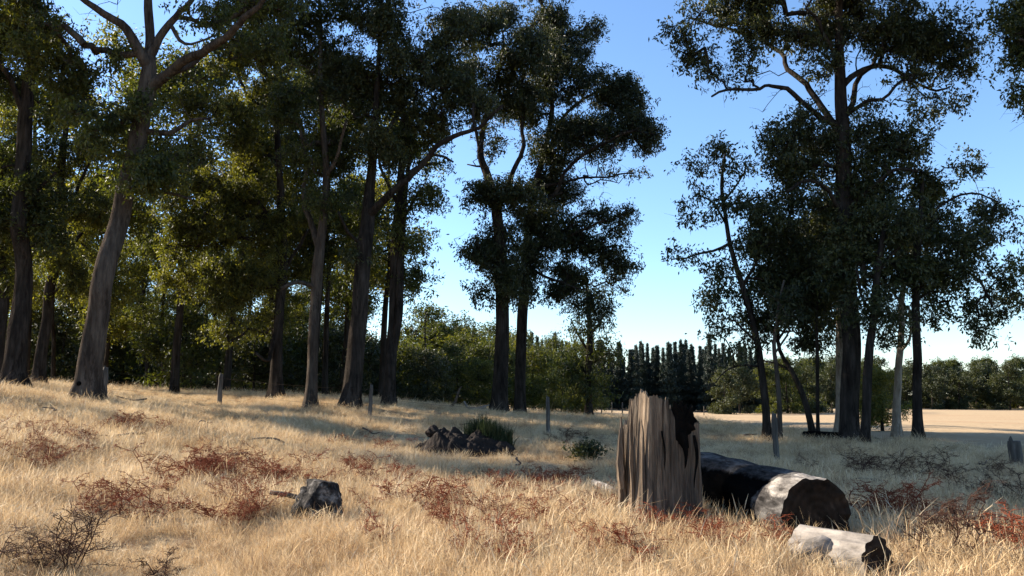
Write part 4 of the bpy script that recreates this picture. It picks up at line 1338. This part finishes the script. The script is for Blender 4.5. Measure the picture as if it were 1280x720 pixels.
# ----------------------------------------------------------------- grass
def build_grass():
    rng = np.random.RandomState(21)
    N = 74000
    # more tufts near the camera, thinning with distance
    u = rng.uniform(0, 1, N)
    e = .55
    d = (5.5 ** e + u * (72 ** e - 5.5 ** e)) ** (1 / e)
    a = rng.uniform(-.9, .9, N)
    x = np.sin(a) * d; y = np.cos(a) * d
    keep = ~((a > -.03) & (d > field_near(a) - 1) )
    # patches where it is thin
    keep &= ~((fbm(np.stack([x * .5, y * .5, x * 0 + 3], -1), 3) < -.55) & (rng.uniform(0, 1, N) < .6))
    # keep clear of the stump, the logs and the rock
    def near_seg(ax, ay, bx, by, r):
        px_, py_ = bx - ax, by - ay
        t = np.clip(((x - ax) * px_ + (y - ay) * py_) / (px_ ** 2 + py_ ** 2 + 1e-9), 0, 1)
        return np.hypot(x - ax - t * px_, y - ay - t * py_) < r
    sb = gp(826, 10.4)
    keep &= ~(np.hypot((x - sb[0]) / .48, (y - sb[1]) / .4) < 1)
    keep &= ~near_seg(3.17, 9.1, 2.62, 12.2, .40) & ~(near_seg(3.16, 7.5, 2.74, 8.3, .36) & (rng.uniform(0, 1, N) < .85))
    rb = on_ground(400, 648)
    keep &= ~(np.hypot(x - rb[0], y - rb[1]) < .26)
    mbp = mound_base
    keep &= ~(np.hypot((x - mbp[0]) / 1.3, (y - mbp[1] + .2) / .85) < 1)
    x, y, d, a = x[keep], y[keep], d[keep], a[keep]
    z = H(x, y)
    n = len(x)
    patch = fbm(np.stack([x * .35, y * .35, x * 0 + 9], -1), 3)
    scl = np.clip(.80 + .42 * patch + rng.normal(0, .16, n), .30, 1.6)
    scl *= np.interp(d, [6, 14, 30, 70], [.88, .76, .66, .75])
    wide = np.interp(d, [6, 20, 70], [1.0, 1.25, 2.6])
    me = bpy.data.meshes.new('grass')
    me.vertices.add(n)
    me.vertices.foreach_set('co', np.stack([x, y, z], -1).astype(np.float32).ravel())
    at1 = me.attributes.new('rot', 'FLOAT_VECTOR', 'POINT')
    lx = fbm(np.stack([x * .8, y * .8, x * 0 + 31], -1), 3); ly = fbm(np.stack([x * .8, y * .8, x * 0 + 47], -1), 3)
    rot = np.stack([lx * .45 + rng.normal(0, .16, n), ly * .45 + rng.normal(0, .16, n), rng.uniform(0, 6.283, n)], -1)
    at1.data.foreach_set('vector', rot.astype(np.float32).ravel())
    at2 = me.attributes.new('scl', 'FLOAT_VECTOR', 'POINT')
    at2.data.foreach_set('vector', np.stack([scl * wide, scl * wide, scl], -1).astype(np.float32).ravel())
    at3 = me.attributes.new('idx', 'INT', 'POINT')
    at3.data.foreach_set('value', rng.randint(0, 8, n).astype(np.int32))
    o = link('dry_grass', me, kind='stuff')
    o['label'] = 'long pale dry grass covering the paddock'
    tufts = []
    for i in range(8):
        mb = MB()
        r2 = np.random.RandomState(300 + i)
        blade_clump(mb, r2, 70, .2, .07, .26, .0042, 1.25, .0)
        blade_clump(mb, r2, 24, .2, .16, .40, .0038, .85, .7)
        blade_clump(mb, r2, 26, .22, .05, .15, .006, 2.2, 0)
        me2 = mb.build('grass_tuft', STRAW, smooth=False, mesh_only=True)
        tufts.append(bpy.data.objects.new('grass_tuft', me2))
    ng = bpy.data.node_groups.new('scatter_grass', 'GeometryNodeTree')
    ng.interface.new_socket('Geometry', in_out='INPUT', socket_type='NodeSocketGeometry')
    ng.interface.new_socket('Geometry', in_out='OUTPUT', socket_type='NodeSocketGeometry')
    gi = ng.nodes.new('NodeGroupInput'); go = ng.nodes.new('NodeGroupOutput')
    join = ng.nodes.new('GeometryNodeJoinGeometry')
    for tobj in reversed(tufts):
        oi = ng.nodes.new('GeometryNodeObjectInfo')
        oi.inputs['Object'].default_value = tobj
        oi.inputs['As Instance'].default_value = True
        ng.links.new(oi.outputs['Geometry'], join.inputs[0])
    ip = ng.nodes.new('GeometryNodeInstanceOnPoints')
    ip.inputs['Pick Instance'].default_value = True
    def attr(nm, ty):
        an = ng.nodes.new('GeometryNodeInputNamedAttribute'); an.data_type = ty
        an.inputs['Name'].default_value = nm
        return an.outputs['Attribute']
    ng.links.new(gi.outputs[0], ip.inputs['Points'])
    ng.links.new(join.outputs[0], ip.inputs['Instance'])
    ng.links.new(attr('idx', 'INT'), ip.inputs['Instance Index'])
    er = ng.nodes.new('FunctionNodeEulerToRotation')
    ng.links.new(attr('rot', 'FLOAT_VECTOR'), er.inputs[0])
    ng.links.new(er.outputs[0], ip.inputs['Rotation'])
    ng.links.new(attr('scl', 'FLOAT_VECTOR'), ip.inputs['Scale'])
    ng.links.new(ip.outputs[0], go.inputs[0])
    md = o.modifiers.new('scatter', 'NODES'); md.node_group = ng
build_grass()

# ----------------------------------------------------------------- dead wiry weeds
def weed_mesh(seed, Ht, W, stems, lean_flat=.5, thick=.0095, mtl=None, jit=.30, up=.35, keepd=.45):
    rng = np.random.RandomState(seed)
    mb = MB()
    def branch(p, d, ln, r, lvl):
        n = 5
        pts = [p]
        for i in range(n):
            d = d + rng.normal(0, jit, 3)
            if lvl:
                d[2] *= .8
            d /= np.linalg.norm(d)
            pts.append(pts[-1] + d * ln / n)
        pts = np.array(pts)
        mb.tube(pts, np.linspace(r, r * .55, n + 1), 4 if lvl < 1 else 3, caps=False)
        if lvl < 3:
            for i in range(1, n + 1):
                for _ in range(2 if lvl < 2 else 1):
                    if rng.uniform() < (.72, .55, .42)[lvl]:
                        s = rng.normal(0, 1, 3); s[2] = abs(s[2]) * up + .06
                        s /= np.linalg.norm(s)
                        nd = d * keepd + s
                        branch(pts[i], nd / np.linalg.norm(nd), ln * rng.uniform(.32, .55), r * .66, lvl + 1)
        else:
            e = pts[-1]
            mb.tube([e - d * .008, e, e + d * .010], [r * .5, r * 1.9, r * .3], 4, caps=False)
    for s in range(stems):
        a = rng.uniform(0, 6.283)
        d = np.array((math.cos(a) * lean_flat, math.sin(a) * lean_flat, 1.0))
        branch(np.array((rng.normal(0, .04), rng.normal(0, .04), -.02)), d / np.linalg.norm(d), Ht * rng.uniform(.75, 1.1), thick, 0)
    return mb.build('dead_weed', mtl or WEED, mesh_only=True)

WM = [weed_mesh(400 + i, .58, .4, 3, .6) for i in range(6)]
WD = [weed_mesh(430 + i, .64, .4, 3, .5, .009, WEED_DARK) for i in range(4)]
wr = np.random.RandomState(15)

WT = [weed_mesh(452, .62, .3, 5, .28, .0065, WEED_DARK, .16, .8, .65), weed_mesh(451, .5, .4, 4, .5, .008, WEED_DARK)]

def put_weed(px, py, s, dark=False, label=None, group='wiry dead weeds in the straw', lift=0.0, me=None):
    g = on_ground(px, py)
    r_ = wr.randint(4 if dark else 6)
    me = me or (WD if dark else WM)[r_]
    o = link('dead_weed', me, loc=g + np.array((0, 0, lift)))
    o.rotation_euler = (wr.normal(0, .1), wr.normal(0, .1), wr.uniform(0, 6.28))
    o.scale = (s * 1.15, s * 1.15, s)
    tag(o, label or 'wiry red-brown dead weed sticking up through the straw', 'weed', group)

put_weed(84, 722, .92, True, 'tall dark dead weed with a branching top at the bottom left', me=WT[0])
put_weed(195, 728, .62, True, 'dark wiry dead weed with beaded twigs at the bottom edge, right of the tall one', me=WT[1])
put_weed(355, 618, .62, False, 'dense red-brown dead weed above the left end of the stick and rock')
put_weed(465, 680, .62, False, 'red-brown dead weed just right of the rock in its shadow')
put_weed(255, 605, .85, False, 'low red-brown dead weed midway between the leaning trunk and the rock')
put_weed(545, 650, .85, False, 'broad red-brown dead weed left of the stump in open straw')
put_weed(1110, 668, .85, False, 'brightest red dead weed in the shade right of the sawn log end')
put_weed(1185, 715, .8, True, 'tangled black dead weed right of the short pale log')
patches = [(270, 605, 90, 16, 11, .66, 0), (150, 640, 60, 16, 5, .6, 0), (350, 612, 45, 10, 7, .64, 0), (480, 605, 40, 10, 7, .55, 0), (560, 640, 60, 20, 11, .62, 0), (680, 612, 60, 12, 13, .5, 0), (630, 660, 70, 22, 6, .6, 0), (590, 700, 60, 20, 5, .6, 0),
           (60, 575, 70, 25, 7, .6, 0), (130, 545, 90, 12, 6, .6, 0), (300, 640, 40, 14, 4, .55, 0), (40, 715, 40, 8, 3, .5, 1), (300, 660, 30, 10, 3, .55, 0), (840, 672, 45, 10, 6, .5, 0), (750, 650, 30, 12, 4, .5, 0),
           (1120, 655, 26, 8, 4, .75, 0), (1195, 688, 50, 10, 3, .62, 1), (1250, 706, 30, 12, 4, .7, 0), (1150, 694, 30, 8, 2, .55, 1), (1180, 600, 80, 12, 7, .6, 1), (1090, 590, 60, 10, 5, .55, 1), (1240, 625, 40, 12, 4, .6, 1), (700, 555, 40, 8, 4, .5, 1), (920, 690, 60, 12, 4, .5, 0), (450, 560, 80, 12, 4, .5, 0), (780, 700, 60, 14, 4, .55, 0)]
for px, py, sx, sy, n, s, dk in patches:
    for _ in range(int(n * 1.9)):
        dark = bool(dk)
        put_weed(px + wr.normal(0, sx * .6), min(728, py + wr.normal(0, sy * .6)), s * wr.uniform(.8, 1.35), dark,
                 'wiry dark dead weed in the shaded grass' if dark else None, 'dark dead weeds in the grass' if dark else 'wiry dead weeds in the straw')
